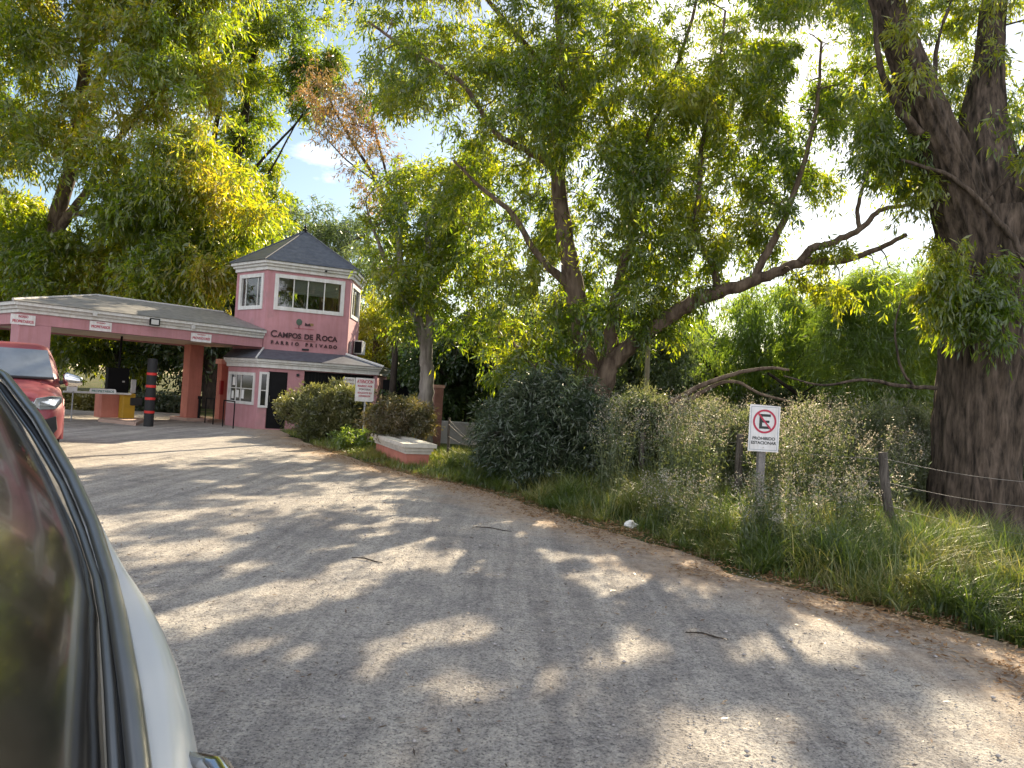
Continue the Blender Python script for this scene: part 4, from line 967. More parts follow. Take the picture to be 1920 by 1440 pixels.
# --- pale trunk tree left of the middle
tree('gum_tree', 'tree with a pale smooth trunk standing behind the planter wall', [
    [(796, 830, 18.5, .22), (798, 770, 18.5, .20), (800, 700, 18.5, .175), (795, 640, 18.5, .15), (775, 580, 18.5, .12), (757, 520, 18.5, .1), (748, 460, 18.5, .07), (760, 380, 18.5, .045)],
    [(798, 700, 18.5, .13), (806, 600, 18.5, .11), (808, 500, 18.5, .09), (802, 420, 18.5, .06), (830, 340, 18.5, .04)],
    [(775, 580, 18.5, .07), (720, 480, 18.2, .05), (690, 400, 18, .03)], [(806, 560, 18.5, .07), (860, 480, 18.3, .05), (910, 400, 18, .03)]],
    [([(690, 500), (685, 370), (770, 300), (890, 270), (925, 330), (905, 430), (800, 560), (720, 540)], 17, 20.5, 62, .52),
     ([(690, 520), (900, 430), (980, 560), (975, 650), (880, 690), (830, 620), (770, 640), (735, 600)], 17, 20.5, 40, .5)],
    L_GRN, BK_PAL, 15, 7, 13, (.14, .042), .55, twigr=.014, sungate=True)
tree('gum_tree', 'thin leaning tree with sparse rusty leaves high beside the tower', [
    [(733, 790, 23.5, .12), (735, 740, 23.5, .11), (742, 640, 23.5, .10), (748, 520, 23.5, .09), (738, 430, 23.5, .08), (705, 340, 23.5, .06), (660, 265, 23.5, .045), (620, 190, 23.5, .03), (600, 130, 23.5, .02)],
    [(738, 430, 23.5, .05), (725, 330, 23.5, .04), (700, 230, 23.5, .03), (690, 140, 23.5, .015)],
    [(705, 340, 23.5, .03), (650, 300, 23.5, .025), (600, 250, 23.5, .015), (560, 240, 23.5, .01)],
    [(742, 460, 23.5, .04), (770, 380, 23.5, .03), (790, 300, 23.5, .015)]],
    [([(545, 150), (600, 100), (660, 150), (740, 260), (760, 380), (700, 420), (640, 300), (580, 230)], 22, 25, 26, .5)],
    L_ORG, BK_DRK, 17, 6, 8, (.15, .035), .6, twigr=.013)

# --- left side trees
tree('gum_tree', 'tall yellowing tree with a forked grey trunk rising behind the canopy', [
    [(60, 785, 29, .42), (66, 640, 29, .38), (78, 500, 29, .33), (105, 410, 29, .29), (130, 320, 29, .27), (150, 200, 29, .24), (163, 80, 29, .2), (175, -80, 29, .15), (185, -250, 29, .1)],
    [(92, 450, 29, .2), (140, 390, 28.7, .17), (172, 345, 28.4, .15), (190, 300, 28.2, .13), (240, 240, 28, .1), (300, 170, 27.8, .06)],
    [(105, 405, 29, .12), (180, 395, 28.5, .1), (250, 360, 28.2, .08), (330, 320, 28, .05)],
    [(150, 200, 29, .12), (220, 100, 28.5, .1), (300, 0, 28, .07), (360, -100, 28, .04)],
    [(135, 300, 29, .1), (60, 250, 28.6, .08), (-20, 180, 28.4, .05)]],
    [([(-200, -300), (480, -300), (470, -20), (400, 60), (420, 180), (400, 300), (330, 380), (220, 380), (120, 300), (-60, 330), (-200, 200)], 25.5, 30, 230, .9),
     ([(200, 330), (420, 260), (500, 400), (505, 520), (400, 560), (250, 560), (180, 450)], 26, 31, 95, .8),
     ([(-80, 330), (60, 380), (180, 470), (250, 560), (60, 560), (-80, 560)], 27, 32, 60, .85)],
    L_YEL, BK_MID, 31, 8, 14, (.24, .06), .6, twigr=.02)
tree('gum_tree', 'tall green tree with dark upright stems just left of the tower', [
    [(392, 790, 35, .36), (398, 620, 35, .32), (408, 480, 35, .28), (430, 360, 35, .25), (452, 260, 35, .2), (470, 140, 35, .16), (485, 20, 35, .12), (500, -150, 35, .07)],
    [(425, 400, 35, .16), (400, 300, 35, .14), (415, 180, 35, .1), (430, 60, 35, .06)],
    [(430, 370, 35, .1), (500, 290, 34.6, .06), (560, 225, 34.3, .045), (620, 150, 34, .02)],
    [(440, 400, 35, .08), (500, 330, 34.6, .05), (545, 250, 34.3, .035), (580, 190, 34, .02)]],
    [([(360, -300), (700, -300), (620, -20), (600, 80), (540, 160), (500, 240), (430, 260), (370, 160)], 33, 37, 95, 1.0),
     ([(430, 250), (490, 260), (540, 360), (510, 470), (420, 470), (380, 380)], 33, 37, 30, .8),
     ([(560, 110), (640, 60), (640, 170), (560, 230)], 33.5, 35, 8, .6)],
    L_GRN, BK_DRK, 33, 8, 13, (.26, .065), .5, twigr=.02)
tree('gum_tree', 'feathery grey green tree seen low behind the tower roof', [
    [(600, 760, 41, .3), (598, 620, 41, .26), (610, 480, 41, .2), (600, 420, 41, .12)], [(605, 520, 41, .14), (650, 460, 41, .1), (690, 440, 41, .05)], [(603, 520, 41, .14), (560, 450, 41, .1), (520, 430, 41, .05)]],
    [([(505, 430), (545, 390), (620, 380), (700, 420), (740, 540), (720, 640), (640, 600), (520, 520)], 38, 44, 44, 1.0)],
    L_GRY, BK_MID, 35, 7, 12, (.28, .06), .4, twigr=.02)
tree('bright_tree', 'small bright yellow green tree right behind the air conditioner', [
    [(700, 780, 29, .16), (700, 700, 29, .14), (705, 640, 29, .1), (700, 590, 29, .06)], [(703, 660, 29, .08), (740, 610, 29, .05), (760, 590, 29, .03)]],
    [([(665, 600), (700, 560), (770, 580), (780, 680), (740, 720), (680, 690)], 27.5, 30.5, 34, .55)],
    leafmat('leaves_sunny', (.16, .2, .02), (.24, .25, .02), (.32, .27, .03), trans=.55, tcol=(2, 1.9, .6), scale=.6), BK_MID, 37, 8, 12, (.16, .045), .6, twigr=.015)

# --- dark evergreens and pale willows at the back of the thicket
tree('evergreen_tree', 'dense dark evergreen in the shade behind the pale trunk', [
    [(880, 860, 24, .2), (880, 760, 24, .17), (885, 660, 24, .1), (890, 620, 24, .06)], [(882, 720, 24, .09), (960, 690, 23.6, .05)], [(882, 740, 24, .09), (820, 690, 23.6, .05)]],
    [([(750, 650), (850, 610), (980, 600), (1080, 680), (1090, 860), (900, 880), (760, 840)], 22.5, 26, 130, .55)],
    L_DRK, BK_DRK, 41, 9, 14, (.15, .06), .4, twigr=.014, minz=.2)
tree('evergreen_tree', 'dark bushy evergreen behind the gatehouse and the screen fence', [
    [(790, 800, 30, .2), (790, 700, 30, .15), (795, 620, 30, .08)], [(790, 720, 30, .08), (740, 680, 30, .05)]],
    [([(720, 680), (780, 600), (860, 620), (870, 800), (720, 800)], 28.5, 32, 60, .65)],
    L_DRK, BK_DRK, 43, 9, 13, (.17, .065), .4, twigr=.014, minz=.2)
tree('olive_tree', 'silvery grey leaved tree behind the stems of the many stemmed tree', [
    [(1180, 880, 18.5, .15), (1175, 780, 18.5, .13), (1185, 680, 18.5, .09), (1170, 600, 18.5, .05)], [(1178, 740, 18.5, .08), (1240, 660, 18.3, .05), (1260, 620, 18.2, .03)], [(1178, 740, 18.5, .08), (1060, 660, 18.3, .05), (1000, 600, 18.2, .03)]],
    [([(950, 560), (1080, 520), (1220, 560), (1300, 640), (1290, 760), (1180, 800), (1060, 780), (980, 720)], 17.3, 20, 84, .48)],
    L_GRY, BK_DRK, 45, 8, 12, (.10, .04), .5, twigr=.012)
tree('willow_tree', 'pale yellow green tree glowing under the long limb of the many stemmed tree', [
    [(1400, 870, 20, .18), (1400, 790, 20, .15), (1430, 700, 20, .08), (1420, 640, 20, .02)], [(1405, 770, 20, .09), (1340, 700, 19.8, .06), (1290, 640, 19.5, .04)], [(1410, 760, 20, .09), (1480, 700, 19.8, .06), (1530, 620, 19.5, .04)]],
    [([(1250, 620), (1330, 570), (1420, 545), (1530, 540), (1560, 640), (1540, 740), (1400, 760), (1290, 730)], 18.6, 21.5, 66, .5)],
    L_SOFT, BK_DRK, 47, 7, 12, (.17, .03), 1.0, twigr=.012)
tree('willow_tree', 'soft feathery green tree leaning left behind the big furrowed trunk', [
    [(1560, 880, 17, .12), (1545, 800, 17, .07), (1580, 720, 17, .05), (1640, 660, 17, .04), (1700, 600, 17, .03), (1740, 560, 17, .02)], [(1560, 760, 17, .07), (1500, 740, 16.8, .05), (1440, 700, 16.5, .03)],
    [(1600, 700, 17, .05), (1600, 620, 17, .04), (1570, 560, 17, .02)]],
    [([(1540, 560), (1620, 520), (1720, 500), (1790, 500), (1800, 780), (1700, 780), (1600, 760), (1540, 700)], 15.5, 18.5, 150, .42)],
    L_SOFT, BK_DRK, 49, 8, 14, (.17, .014), .5, twigr=.011)
tree('willow_tree', 'dull green tree glimpsed beyond the right side of the big furrowed trunk', [
    [(2000, 950, 16, .16), (1990, 820, 16, .13), (1985, 680, 16, .08), (1960, 560, 16, .05)], [(1990, 760, 16, .08), (1930, 680, 16, .05), (1900, 600, 16, .03)]],
    [([(1880, 560), (1960, 480), (2150, 450), (2150, 850), (1890, 850)], 14.5, 18, 70, .5)],
    L_DRK, BK_DRK, 51, 7, 12, (.15, .03), .6, twigr=.012)

# --- trees beyond the gate and the far treeline: three kinds, copied
def freetree(name, label, seed, h, w_, leafm, barkm, n, leafsz, x, y, group=None, zmin=.18):
    rg = np.random.default_rng(seed); root = empty(name, (x, y, 0), label, 'tree', group)
    o3 = np.array([x, y, 0.]); k = 5; stem = np.array([[rg.normal() * .12 * i, rg.normal() * .12 * i, h * .8 * i / k] for i in range(k + 1)]) + o3
    st, sr = smooth_path(stem, np.linspace(.035 * h, .012 * h, k + 1), 4, .04, rg); paths = [(st, sr)]; N_ = st[4:]
    cen = rg.normal(size=(n * 3, 3)); cen /= np.linalg.norm(cen, axis=1)[:, None]; cen = cen * (rg.uniform(.25, 1, n * 3) ** .5)[:, None]
    cen = cen[:n] * np.array([w_ / 2, w_ / 2, h * (1 - zmin) / 2]) + np.array([0, 0, h * (1 + zmin) / 2]) + o3
    cen += rg.normal(size=cen.shape) * .25
    V, F_ = tubes_np(paths, 8); npmesh('trunk', V, F_, barkm, root, smooth=True); tw = []
    for c in cen:
        q_ = int(np.argmin(np.linalg.norm(N_ - c, axis=1) + np.maximum(0, N_[:, 2] - c[2]) * .8)); s_ = N_[q_]; L_ = np.linalg.norm(c - s_)
        m_ = (s_ + c) / 2 + [0, 0, L_ * .1]; tw.append((np.array([s_, m_, c]), np.array([.03 + .012 * L_, .02 + .008 * L_, .008])))
    V, F_ = tubes_np(tw, 4); npmesh('branches', V, F_, barkm, root, smooth=True)
    v = leaf_cloud(cen, np.full(len(cen), w_ * .13), 8, 13, leafsz[0], leafsz[1], .5, seed); npmesh('crown', v, np.arange(len(v)).reshape(-1, 4), leafm, root)
    return root
ft = [freetree('roadside_tree', 'bushy green tree beyond the gate, left of the display cabinet', 61, 8.5, 7, L_GRN, BK_DRK, 110, (.26, .09), -20, 38, 'trees beyond the gate', .16),
      freetree('roadside_tree', 'dark tree beyond the gate, behind the striped post', 62, 9.5, 6.5, L_DRK, BK_DRK, 120, (.26, .1), -15.5, 36, 'trees beyond the gate', .12),
      freetree('roadside_tree', 'yellow green tree beyond the gate at the far left', 63, 9, 7.5, L_YEL, BK_MID, 110, (.27, .09), -27.5, 38, 'trees beyond the gate', .2)]
spots = [(0, -25, 46, 1.0, 1.05, 'green tree deep beyond the gate, over the barrier arm'), (1, -12.2, 41, 2.1, .95, 'dark tree beyond the gate, behind the red pier'), (2, -18, 50, 3.0, 1.2, 'yellow green tree deep beyond the gate, above the canopy ridge'),
         (1, -32, 45, 4.2, 1.25, 'tall dark tree beyond the pickup roof'), (1, -31, 33, 1.7, 1.35, 'dark tree at the far left edge beside the yellowing tree'), (1, -22, 44, .5, 1.05, 'dark tree beyond the gate, behind the display cabinet')]
for k, x, y, rz, sc, lab in spots: copy_tree(ft[k], (x, y, 0), rz, sc, lab, 'trees beyond the gate')
far = [(0, -8, 60), (1, -2, 55), (2, 4, 62), (0, 9, 54), (1, 15, 60), (2, 22, 55), (0, 28, 61), (1, 35, 56), (0, 42, 62), (2, -14, 64), (1, -38, 60), (0, -46, 58), (1, -28, 66), (1, 1, 42), (0, 7.5, 38), (2, 20, 40), (0, 27, 42)]
rf_ = random.Random(5)
ORD = 'first second third fourth fifth sixth seventh eighth ninth tenth eleventh twelfth thirteenth fourteenth fifteenth sixteenth seventeenth eighteenth nineteenth twentieth'.split()
for i_, (k, x, y) in enumerate(sorted(far, key=lambda q: q[1] / q[2])):
    copy_tree(ft[k], (x, y, 0), rf_.uniform(0, 6), rf_.uniform(.85, 1.15) if y > 45 else rf_.uniform(.6, .75), ('green', 'dark', 'yellowish')[k] + ' treeline tree in the distance, ' + ORD[i_] + ' from the left', 'far treeline trees')

# --- shrubs
def shrub(name, label, region, leafm, seed, leaf, cnt_s, limbs, droop=.3, group=None, cat='shrub', minz=.05, nl=12, ns=8):
    return tree(name, label, limbs, region, leafm, BK_DRK, seed, ns, nl, leaf, droop, group, cat, 'foliage', 6, .008, None, minz, .2)
shrub('shrub', 'spreading sunlit juniper bush before the dark gatehouse door', [([(524, 775), (550, 752), (605, 735), (645, 724), (685, 752), (688, 805), (640, 820), (575, 812)], 19.4, 21.0, 52, .28), ([(512, 765), (560, 735), (640, 712), (690, 735), (690, 760), (600, 760)], 19.4, 20.6, 14, .16)], leafmat('juniper_leaves', (.07, .085, .03), (.13, .14, .055), (.22, .21, .09), trans=.4, tcol=(1.6, 1.6, .8), scale=1.4), 71, (.10, .028), 8,
      [[(615, 830, 20.4, .06), (610, 790, 20.4, .05), (590, 750, 20.4, .02)], [(620, 828, 20.4, .05), (650, 780, 20.4, .04), (660, 740, 20.3, .02)], [(610, 828, 20.4, .05), (560, 790, 20.3, .03), (530, 765, 20.2, .015)]], -.2)
shrub('shrub', 'straggly grey green shrub spilling over the planter wall', [([(690, 775), (740, 752), (800, 768), (812, 805), (760, 806), (700, 800)], 16.0, 17.4, 46, .24)], leafmat('russet_shrub_leaves', (.07, .075, .035), (.12, .105, .055), (.19, .14, .08), trans=.35, scale=2), 73, (.08, .02), 8,
      [[(750, 840, 16.9, .03), (748, 810, 16.9, .025), (740, 775, 16.9, .01)], [(770, 840, 16.9, .03), (790, 810, 16.9, .02), (800, 785, 16.9, .01)]], .1)
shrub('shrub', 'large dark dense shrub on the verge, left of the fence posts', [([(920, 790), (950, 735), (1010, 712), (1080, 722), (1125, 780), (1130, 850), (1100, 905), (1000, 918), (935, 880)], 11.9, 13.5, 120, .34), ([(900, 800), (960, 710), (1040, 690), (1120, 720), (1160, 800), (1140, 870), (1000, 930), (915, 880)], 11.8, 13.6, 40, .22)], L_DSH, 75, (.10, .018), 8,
      [[(1020, 925, 12.7, .06), (1020, 850, 12.7, .05), (1000, 770, 12.7, .02)], [(1030, 920, 12.7, .05), (1070, 840, 12.7, .04), (1090, 780, 12.6, .02)], [(1010, 920, 12.7, .05), (960, 850, 12.6, .03), (945, 800, 12.5, .015)]], .3)
shrub('shrub', 'low green bush at the foot of the juniper by the road edge', [([(640, 815), (720, 800), (760, 840), (700, 850), (640, 838)], 17.2, 18.6, 34, .2)], L_SOFT, 77, (.08, .025), 8, [[(700, 850, 17.8, .02), (700, 830, 17.8, .015), (705, 815, 17.8, .008)]], .2)
shrub('shrub', 'clipped dark hedge bush beyond the barrier, with a yellowed top', [([(20, 742), (130, 742), (208, 752), (200, 775), (20, 772)], 27, 29, 120, .28)], leafmat('leaves_hedge', (.06, .07, .02), (.13, .12, .03), (.2, .17, .04), trans=.3, scale=1), 79, (.09, .04), 8, [[(110, 780, 28, .05), (110, 765, 28, .04), (112, 755, 28, .02)]], .1, minz=.02)
shrub('shrub', 'low dark hedge beyond the lanes, behind the striped post', [([(262, 748), (350, 752), (352, 772), (262, 768)], 29, 30.5, 70, .28)], L_DSH, 80, (.10, .04), 8, [[(305, 778, 29.6, .05), (305, 765, 29.6, .04), (306, 755, 29.6, .02)]], .1, minz=.02)
shrub('shrub', 'leafy green undergrowth bush right of the dark shrub', [([(1080, 860), (1110, 800), (1180, 740), (1250, 760), (1260, 880), (1180, 900), (1120, 905)], 13, 14.5, 80, .24)], L_SHR, 81, (.09, .024), 8, [[(1170, 925, 13.7, .03), (1172, 850, 13.7, .02), (1180, 790, 13.7, .01)]], .4)

tb = shrub('thicket_bush', 'rounded bush at the back of the thicket, behind the no parking sign', [([(1360, 830), (1400, 750), (1500, 740), (1560, 820), (1500, 850)], 17, 18.6, 60, .34)], L_SHR, 83, (.11, .035), 8, [[(1450, 880, 17.8, .05), (1450, 820, 17.8, .04), (1455, 780, 17.8, .02)]], .2, group='bushes at the back of the thicket')
for i_, (px_, D_, sc_, lab) in enumerate([(1250, 19, 1.1, 'bush at the back of the thicket, right of the wooden pole'), (1345, 22, 1.3, 'bush at the back of the thicket, midway between the pole and the sign'), (1620, 19, 1.15, 'bush at the back of the thicket, right of the no parking sign'), (1720, 22, 1.3, 'bush at the back of the thicket, just left of the big trunk'), (1960, 18, 1.2, 'bush at the back of the thicket, right of the big trunk'), (1540, 26, 1.5, 'large bush far behind the no parking sign'), (1150, 22, 1.3, 'bush at the back of the thicket, behind the many stems')]):
    q = P(px_, 800, D_); copy_tree(tb, (q.x, q.y, 0), i_ * 1.3, sc_, lab, 'bushes at the back of the thicket')

SAGE = leafmat('sage_leaves', (.07, .09, .045), (.12, .14, .07), (.19, .19, .11), trans=.42, tcol=(1.8, 1.8, 1.0), scale=2)
for i_, (px_, D_, w_, top_, lab) in enumerate([(1215, 13.6, 55, 745, 'loose sage green bush among the weeds, right of the undergrowth'), (1310, 13.2, 50, 765, 'loose sage green bush among the weeds, left of the no parking sign'), (1385, 12.2, 40, 775, 'narrow sage green bush right behind the dark fence post by the sign'), (1520, 12.6, 60, 762, 'loose sage green bush among the weeds, just right of the no parking sign'), (1625, 11.8, 52, 775, 'loose sage green bush among the weeds, above the leaning fence post'), (1710, 12.4, 45, 755, 'loose sage green bush beside the left edge of the big trunk'), (1955, 11.5, 50, 780, 'loose sage green bush right of the big trunk')]):
    yb_ = 740 + px_ * .0615 - 62 + 1.55 / D_ * FPX
    shrub('weed_bush', lab, [([(px_ - w_ * .5, yb_ - 12), (px_ - w_, (top_ + yb_) / 2), (px_ - w_ * .6, top_ + 22), (px_, top_), (px_ + w_ * .7, top_ + 18), (px_ + w_, (top_ + yb_) / 2), (px_ + w_ * .5, yb_ - 12)], D_ - .5, D_ + .5, 26, .26)], SAGE, 901 + i_, (.075, .016), 8,
          [[(px_, yb_ + 4, D_, .02), (px_ + 2, (yb_ + top_) / 2, D_, .015), (px_ - 4, top_ + 15, D_, .006)], [(px_, yb_, D_, .015), (px_ + w_ * .5, (yb_ + top_) / 2, D_, .01), (px_ + w_ * .7, top_ + 30, D_, .005)]], -.3, group='loose bushes among the weeds behind the fence', cat='bush')

# ------------------------------------------------------------------ stuff: grasses, weeds, litter, stones
def ribbons(base, height, lean, width, rg, seg=3):
    """curved blades: (n,3) base, (n,) height, (n,) lean"""
    n = len(base); a = rg.uniform(0, 2 * np.pi, n); d = np.stack([np.cos(a), np.sin(a), np.zeros(n)], 1); a2 = a + rg.normal(size=n) * .6 + np.pi / 2
    wv = np.stack([np.cos(a2), np.sin(a2), np.zeros(n)], 1); P_ = []
    for k in range(seg + 1):
        t = k / seg; c = base + d * (lean * height * t ** 2)[:, None]; c = c + np.array([0, 0, 1.]) * (height * (t - .38 * lean * t ** 2.2))[:, None]
        w2 = width * (1 - t) ** .7 * .5 + .0006; P_ += [c - wv * w2[:, None], c + wv * w2[:, None]]
    V = np.stack(P_, 1); idx = np.arange(n)[:, None, None] * (2 * (seg + 1)); q = np.array([[2 * k, 2 * k + 1, 2 * k + 3, 2 * k + 2] for k in range(seg)])[None]
    return V.reshape(-1, 3), (idx + q).reshape(-1, 4)
def gz(x, y):
    s = x - xedge(y); return -.03 + .12 * np.clip(s / 1.5, 0, 1) * np.clip((40 - y) / 20, 0, 1)
GR = leafmat('grass_blades', (.05, .085, .02), (.105, .145, .032), (.24, .22, .09), trans=.45, tcol=(1.9, 1.9, .8), scale=1.2, gloss=.05)
rg = np.random.default_rng(101)
def scatter(n, y0, y1, s0, s1, pw=1.0):
    y = y0 + (y1 - y0) * rg.uniform(0, 1, n) ** 1.25; s = s0 + (s1 - s0) * rg.uniform(0, 1, n) ** pw; x = xedge(y) + s
    return x, y, s
x, y, s = scatter(120000, 3.6, 17.5, .12, 5.2, .85)
den = fbm(np.stack([x * 1.1, y * 1.1, x * 0], -1), 7); tuft = vnoise(np.stack([x * 4, y * 4, x * 0], -1), 9)
keep = (rg.uniform(0, 1, len(x)) < np.clip((den - .28) * 4, .1, 1) * np.clip(tuft * 1.8, .1, 1)) & (np.hypot(x - G(1835, 1012).x, y - 9.9) > .7); x, y, s, den, tuft = (q[keep] for q in (x, y, s, den, tuft))
near = np.clip((s + .1) / .7, .25, 1)
h = np.where((x > G(1720, 1000).x) & (y > 7.2), .5, 1.) * (.14 + .40 * den + .26 * tuft) * np.where(y < 9, 1.15, 1.) * near * rg.uniform(.5, 1.3, len(x)); h = np.where(y > 13, h * .55, h)
V, F_ = ribbons(np.stack([x, y, gz(x, y)], 1), h * .8, rg.uniform(.2, 1.2, len(x)), np.full(len(x), .0085) * rg.uniform(.6, 1.4, len(x)), rg)
# arching tufts
nt_ = 1500; ty = 3.8 + 10.5 * rg.uniform(0, 1, nt_) ** 1.2; ts = .1 + 4.2 * rg.uniform(0, 1, nt_) ** 1.3; tx = xedge(ty) + ts
kk = (vnoise(np.stack([tx * 1.5, ty * 1.5, tx * 0], -1), 23) > .38) & (np.hypot(tx - G(1835, 1012).x, ty - 9.9) > .9); ty, tx, ts = ty[kk], tx[kk], ts[kk]; nt_ = len(tx)
tsz = np.where((tx > G(1720, 1000).x) & (ty > 7.2), .5, 1.) * rg.uniform(.28, .60, nt_) * np.clip((ts + .25) / .8, .45, 1); nb = 46; a = rg.uniform(0, 2 * np.pi, nt_ * nb); rr0 = rg.uniform(0, .07, nt_ * nb)
bx = np.repeat(tx, nb) + np.cos(a) * rr0; by = np.repeat(ty, nb) + np.sin(a) * rr0; hh = np.repeat(tsz, nb) * rg.uniform(.55, 1.15, nt_ * nb)
ln_ = rg.uniform(.35, 1.3, nt_ * nb); wv_ = np.full(nt_ * nb, .011) * rg.uniform(.6, 1.3, nt_ * nb)
V2_, F2_t = ribbons(np.stack([bx, by, gz(bx, by)], 1), hh, ln_, wv_, rg, 4)
F_ = np.concatenate([F_, F2_t + len(V)]); V = np.concatenate([V, V2_])
o = npmesh('verge_grass', V, F_, GR); tag(o, 'long green grass along the verge and under the wire fence', 'grass', kind='stuff')
# fresh short grass strip lit by sun by the planter, and turf beyond
x, y, s = scatter(26000, 12.5, 23, .0, 2.2, .8); keep = rg.uniform(0, 1, len(x)) < np.clip((fbm(np.stack([x * 1.3, y * 1.3, x * 0], -1), 17) - .25) * 4, 0, 1); x, y, s = x[keep], y[keep], s[keep]
V, F_ = ribbons(np.stack([x, y, gz(x, y)], 1), rg.uniform(.05, .18, len(x)), rg.uniform(.2, .9, len(x)), np.full(len(x), .014), rg, 2)
o = npmesh('short_grass', V, F_, leafmat('short_grass_blades', (.09, .13, .02), (.15, .19, .03), (.24, .22, .06), trans=.45, scale=1.2)); tag(o, 'short bright grass by the planter and the bend of the road', 'grass', kind='stuff')
# seeding grass stems with pale plumes leaning over the verge
WEED = leafmat('weed_leaves', (.06, .085, .035), (.10, .13, .05), (.17, .18, .08), trans=.4, tcol=(1.8, 1.8, .9), scale=1.5)
PLUME = leafmat('weed_plumes', (.26, .22, .16), (.38, .34, .27), (.50, .47, .40), trans=.5, tcol=(1.25, 1.2, 1.1), scale=2)
def weeds(name, label, n, region, hr, seed):
    rg = np.random.default_rng(seed); rnd = random.Random(seed); st = []; Vl = []; Vp = []
    xs_ = []; 
    while len(xs_) < n:
        px_, D_ = rnd.uniform(region[0], region[1]), rnd.uniform(region[2], region[3]); q = P(px_, 800, D_)
        if q.x - float(xedge(D_)) < region[4]: continue
        if abs(q.x - big.location.x) < .75 and abs(D_ - big.location.y) < .8: continue
        if px_ > 1700 and D_ < 10.3: continue
        if (1350 < px_ < 1408 and D_ < 10.8) or (1180 < px_ < 1220 and D_ < 12.7) or (1640 < px_ < 1690 and D_ < 8.8): continue
        if vnoise(np.array([[q.x * 1.2, D_ * 1.2, 0]]), seed)[0] < .28: continue
        xs_.append((q.x, D_))
    base = np.array([(a, b, float(gz(np.array(a), np.array(b)))) for a, b in xs_]); H = rg.uniform(*hr, n) * (.75 + .5 * vnoise(np.stack([base[:, 0] * .9, base[:, 1] * .9, base[:, 2] * 0], -1), seed + 3))
    ln = rg.normal(size=(n, 2)) * .16
    top = base + np.stack([ln[:, 0] * H, ln[:, 1] * H, H], 1)
    paths = []
    for i in range(n):
        mid = (base[i] + top[i]) / 2 + rg.normal(size=3) * .03; paths.append((np.array([base[i], mid, top[i]]), np.array([.006, .0045, .002])))
    V0, F0 = tubes_np(paths, 3)
    def leaves(t0, t1, k, ll, lw, spread, dr, sd):
        r2 = np.random.default_rng(sd); N = n * k; t = r2.uniform(t0, t1, N); b = np.repeat(base, k, 0); tp = np.repeat(top, k, 0)
        pos = b + (tp - b) * t[:, None] + r2.normal(size=(N, 3)) * spread * np.array([1, 1, .6]); ax = r2.normal(size=(N, 3)); ax[:, 2] += dr; ax /= np.linalg.norm(ax, axis=1)[:, None]
        wd = np.cross(ax, r2.normal(size=(N, 3))); wd /= np.linalg.norm(wd, axis=1)[:, None]; L_ = ll * r2.uniform(.5, 1.4, N)[:, None]; W2 = lw * .5
        return np.stack([pos, pos + ax * L_ * .5 + wd * W2, pos + ax * L_, pos + ax * L_ * .5 - wd * W2], 1).reshape(-1, 3)
    V1 = leaves(.12, .95, 30, .075, .013, .05, .25, seed + 1); V2 = leaves(.86, 1.04, 20, .028, .011, .032, .3, seed + 2)
    F1 = np.arange(len(V1)).reshape(-1, 4); F2_ = np.arange(len(V2)).reshape(-1, 4)
    V = np.concatenate([V0, V1, V2]); F_ = np.concatenate([F0, F1 + len(V0), F2_ + len(V0) + len(V1)])
    mi = np.concatenate([np.zeros(len(F0)), np.zeros(len(F1)), np.ones(len(F2_))])
    o = npmesh(name, V, F_, [WEED, PLUME], None, mi); tag(o, label, 'weeds', kind='stuff'); return o
weeds('flowering_weeds', 'tall pale flowering weeds crowding behind the wire fence', 2100, (1130, 1960, 9.6, 15.5, .9), (.85, 1.5), 201)
weeds('verge_weeds', 'green weeds standing among the grass in front of the fence', 330, (1180, 1900, 7.2, 10.5, .35), (.35, .75), 203)

# leaf litter along the road edge, and blown over the road
def litter(name, label, n, y0, y1, s0, s1, pw, size, mat, z=.012, seed=301, cat='leaf litter'):
    rg = np.random.default_rng(seed); y = y0 + (y1 - y0) * rg.uniform(0, 1, n) ** 1.3; s = s0 + (s1 - s0) * rg.uniform(0, 1, n) ** pw; x = xedge(y) + s
    nz = vnoise(np.stack([x * 2.2, y * 2.2, x * 0], -1), 5); k = rg.uniform(0, 1, n) < nz * 1.5; x, y = x[k], y[k]; n = len(x)
    a = rg.uniform(0, 6.28, n); ax = np.stack([np.cos(a), np.sin(a), rg.normal(size=n) * .18], 1); wd = np.stack([-np.sin(a), np.cos(a), rg.normal(size=n) * .3], 1)
    L_ = size * rg.uniform(.5, 1.4, n)[:, None]; pos = np.stack([x, y, z + rg.uniform(0, .012, n)], 1)
    v = np.stack([pos, pos + ax * L_ * .5 + wd * L_ * .13, pos + ax * L_, pos + ax * L_ * .5 - wd * L_ * .13], 1).reshape(-1, 3)
    o = npmesh(name, v, np.arange(len(v)).reshape(-1, 4), mat); tag(o, label, cat, kind='stuff')
LIT = leafmat('dry_leaves', (.16, .085, .04), (.27, .17, .09), (.34, .26, .17), trans=.15, tcol=(1.2, 1, .8), scale=9, gloss=.0)
litter('leaf_litter', 'dry fallen leaves strewn along the earthy road edge', 26000, 3.0, 18, -.9, .5, .6, .05, LIT, .018)
litter('blown_leaves', 'scattered small dry leaves and bark chips on the gravel road', 2600, 1.8, 14, -7, -.5, .7, .04, leafmat('chips', (.05, .035, .025), (.14, .09, .06), (.3, .22, .15), trans=.1, scale=9), .016, 303, 'leaf litter')
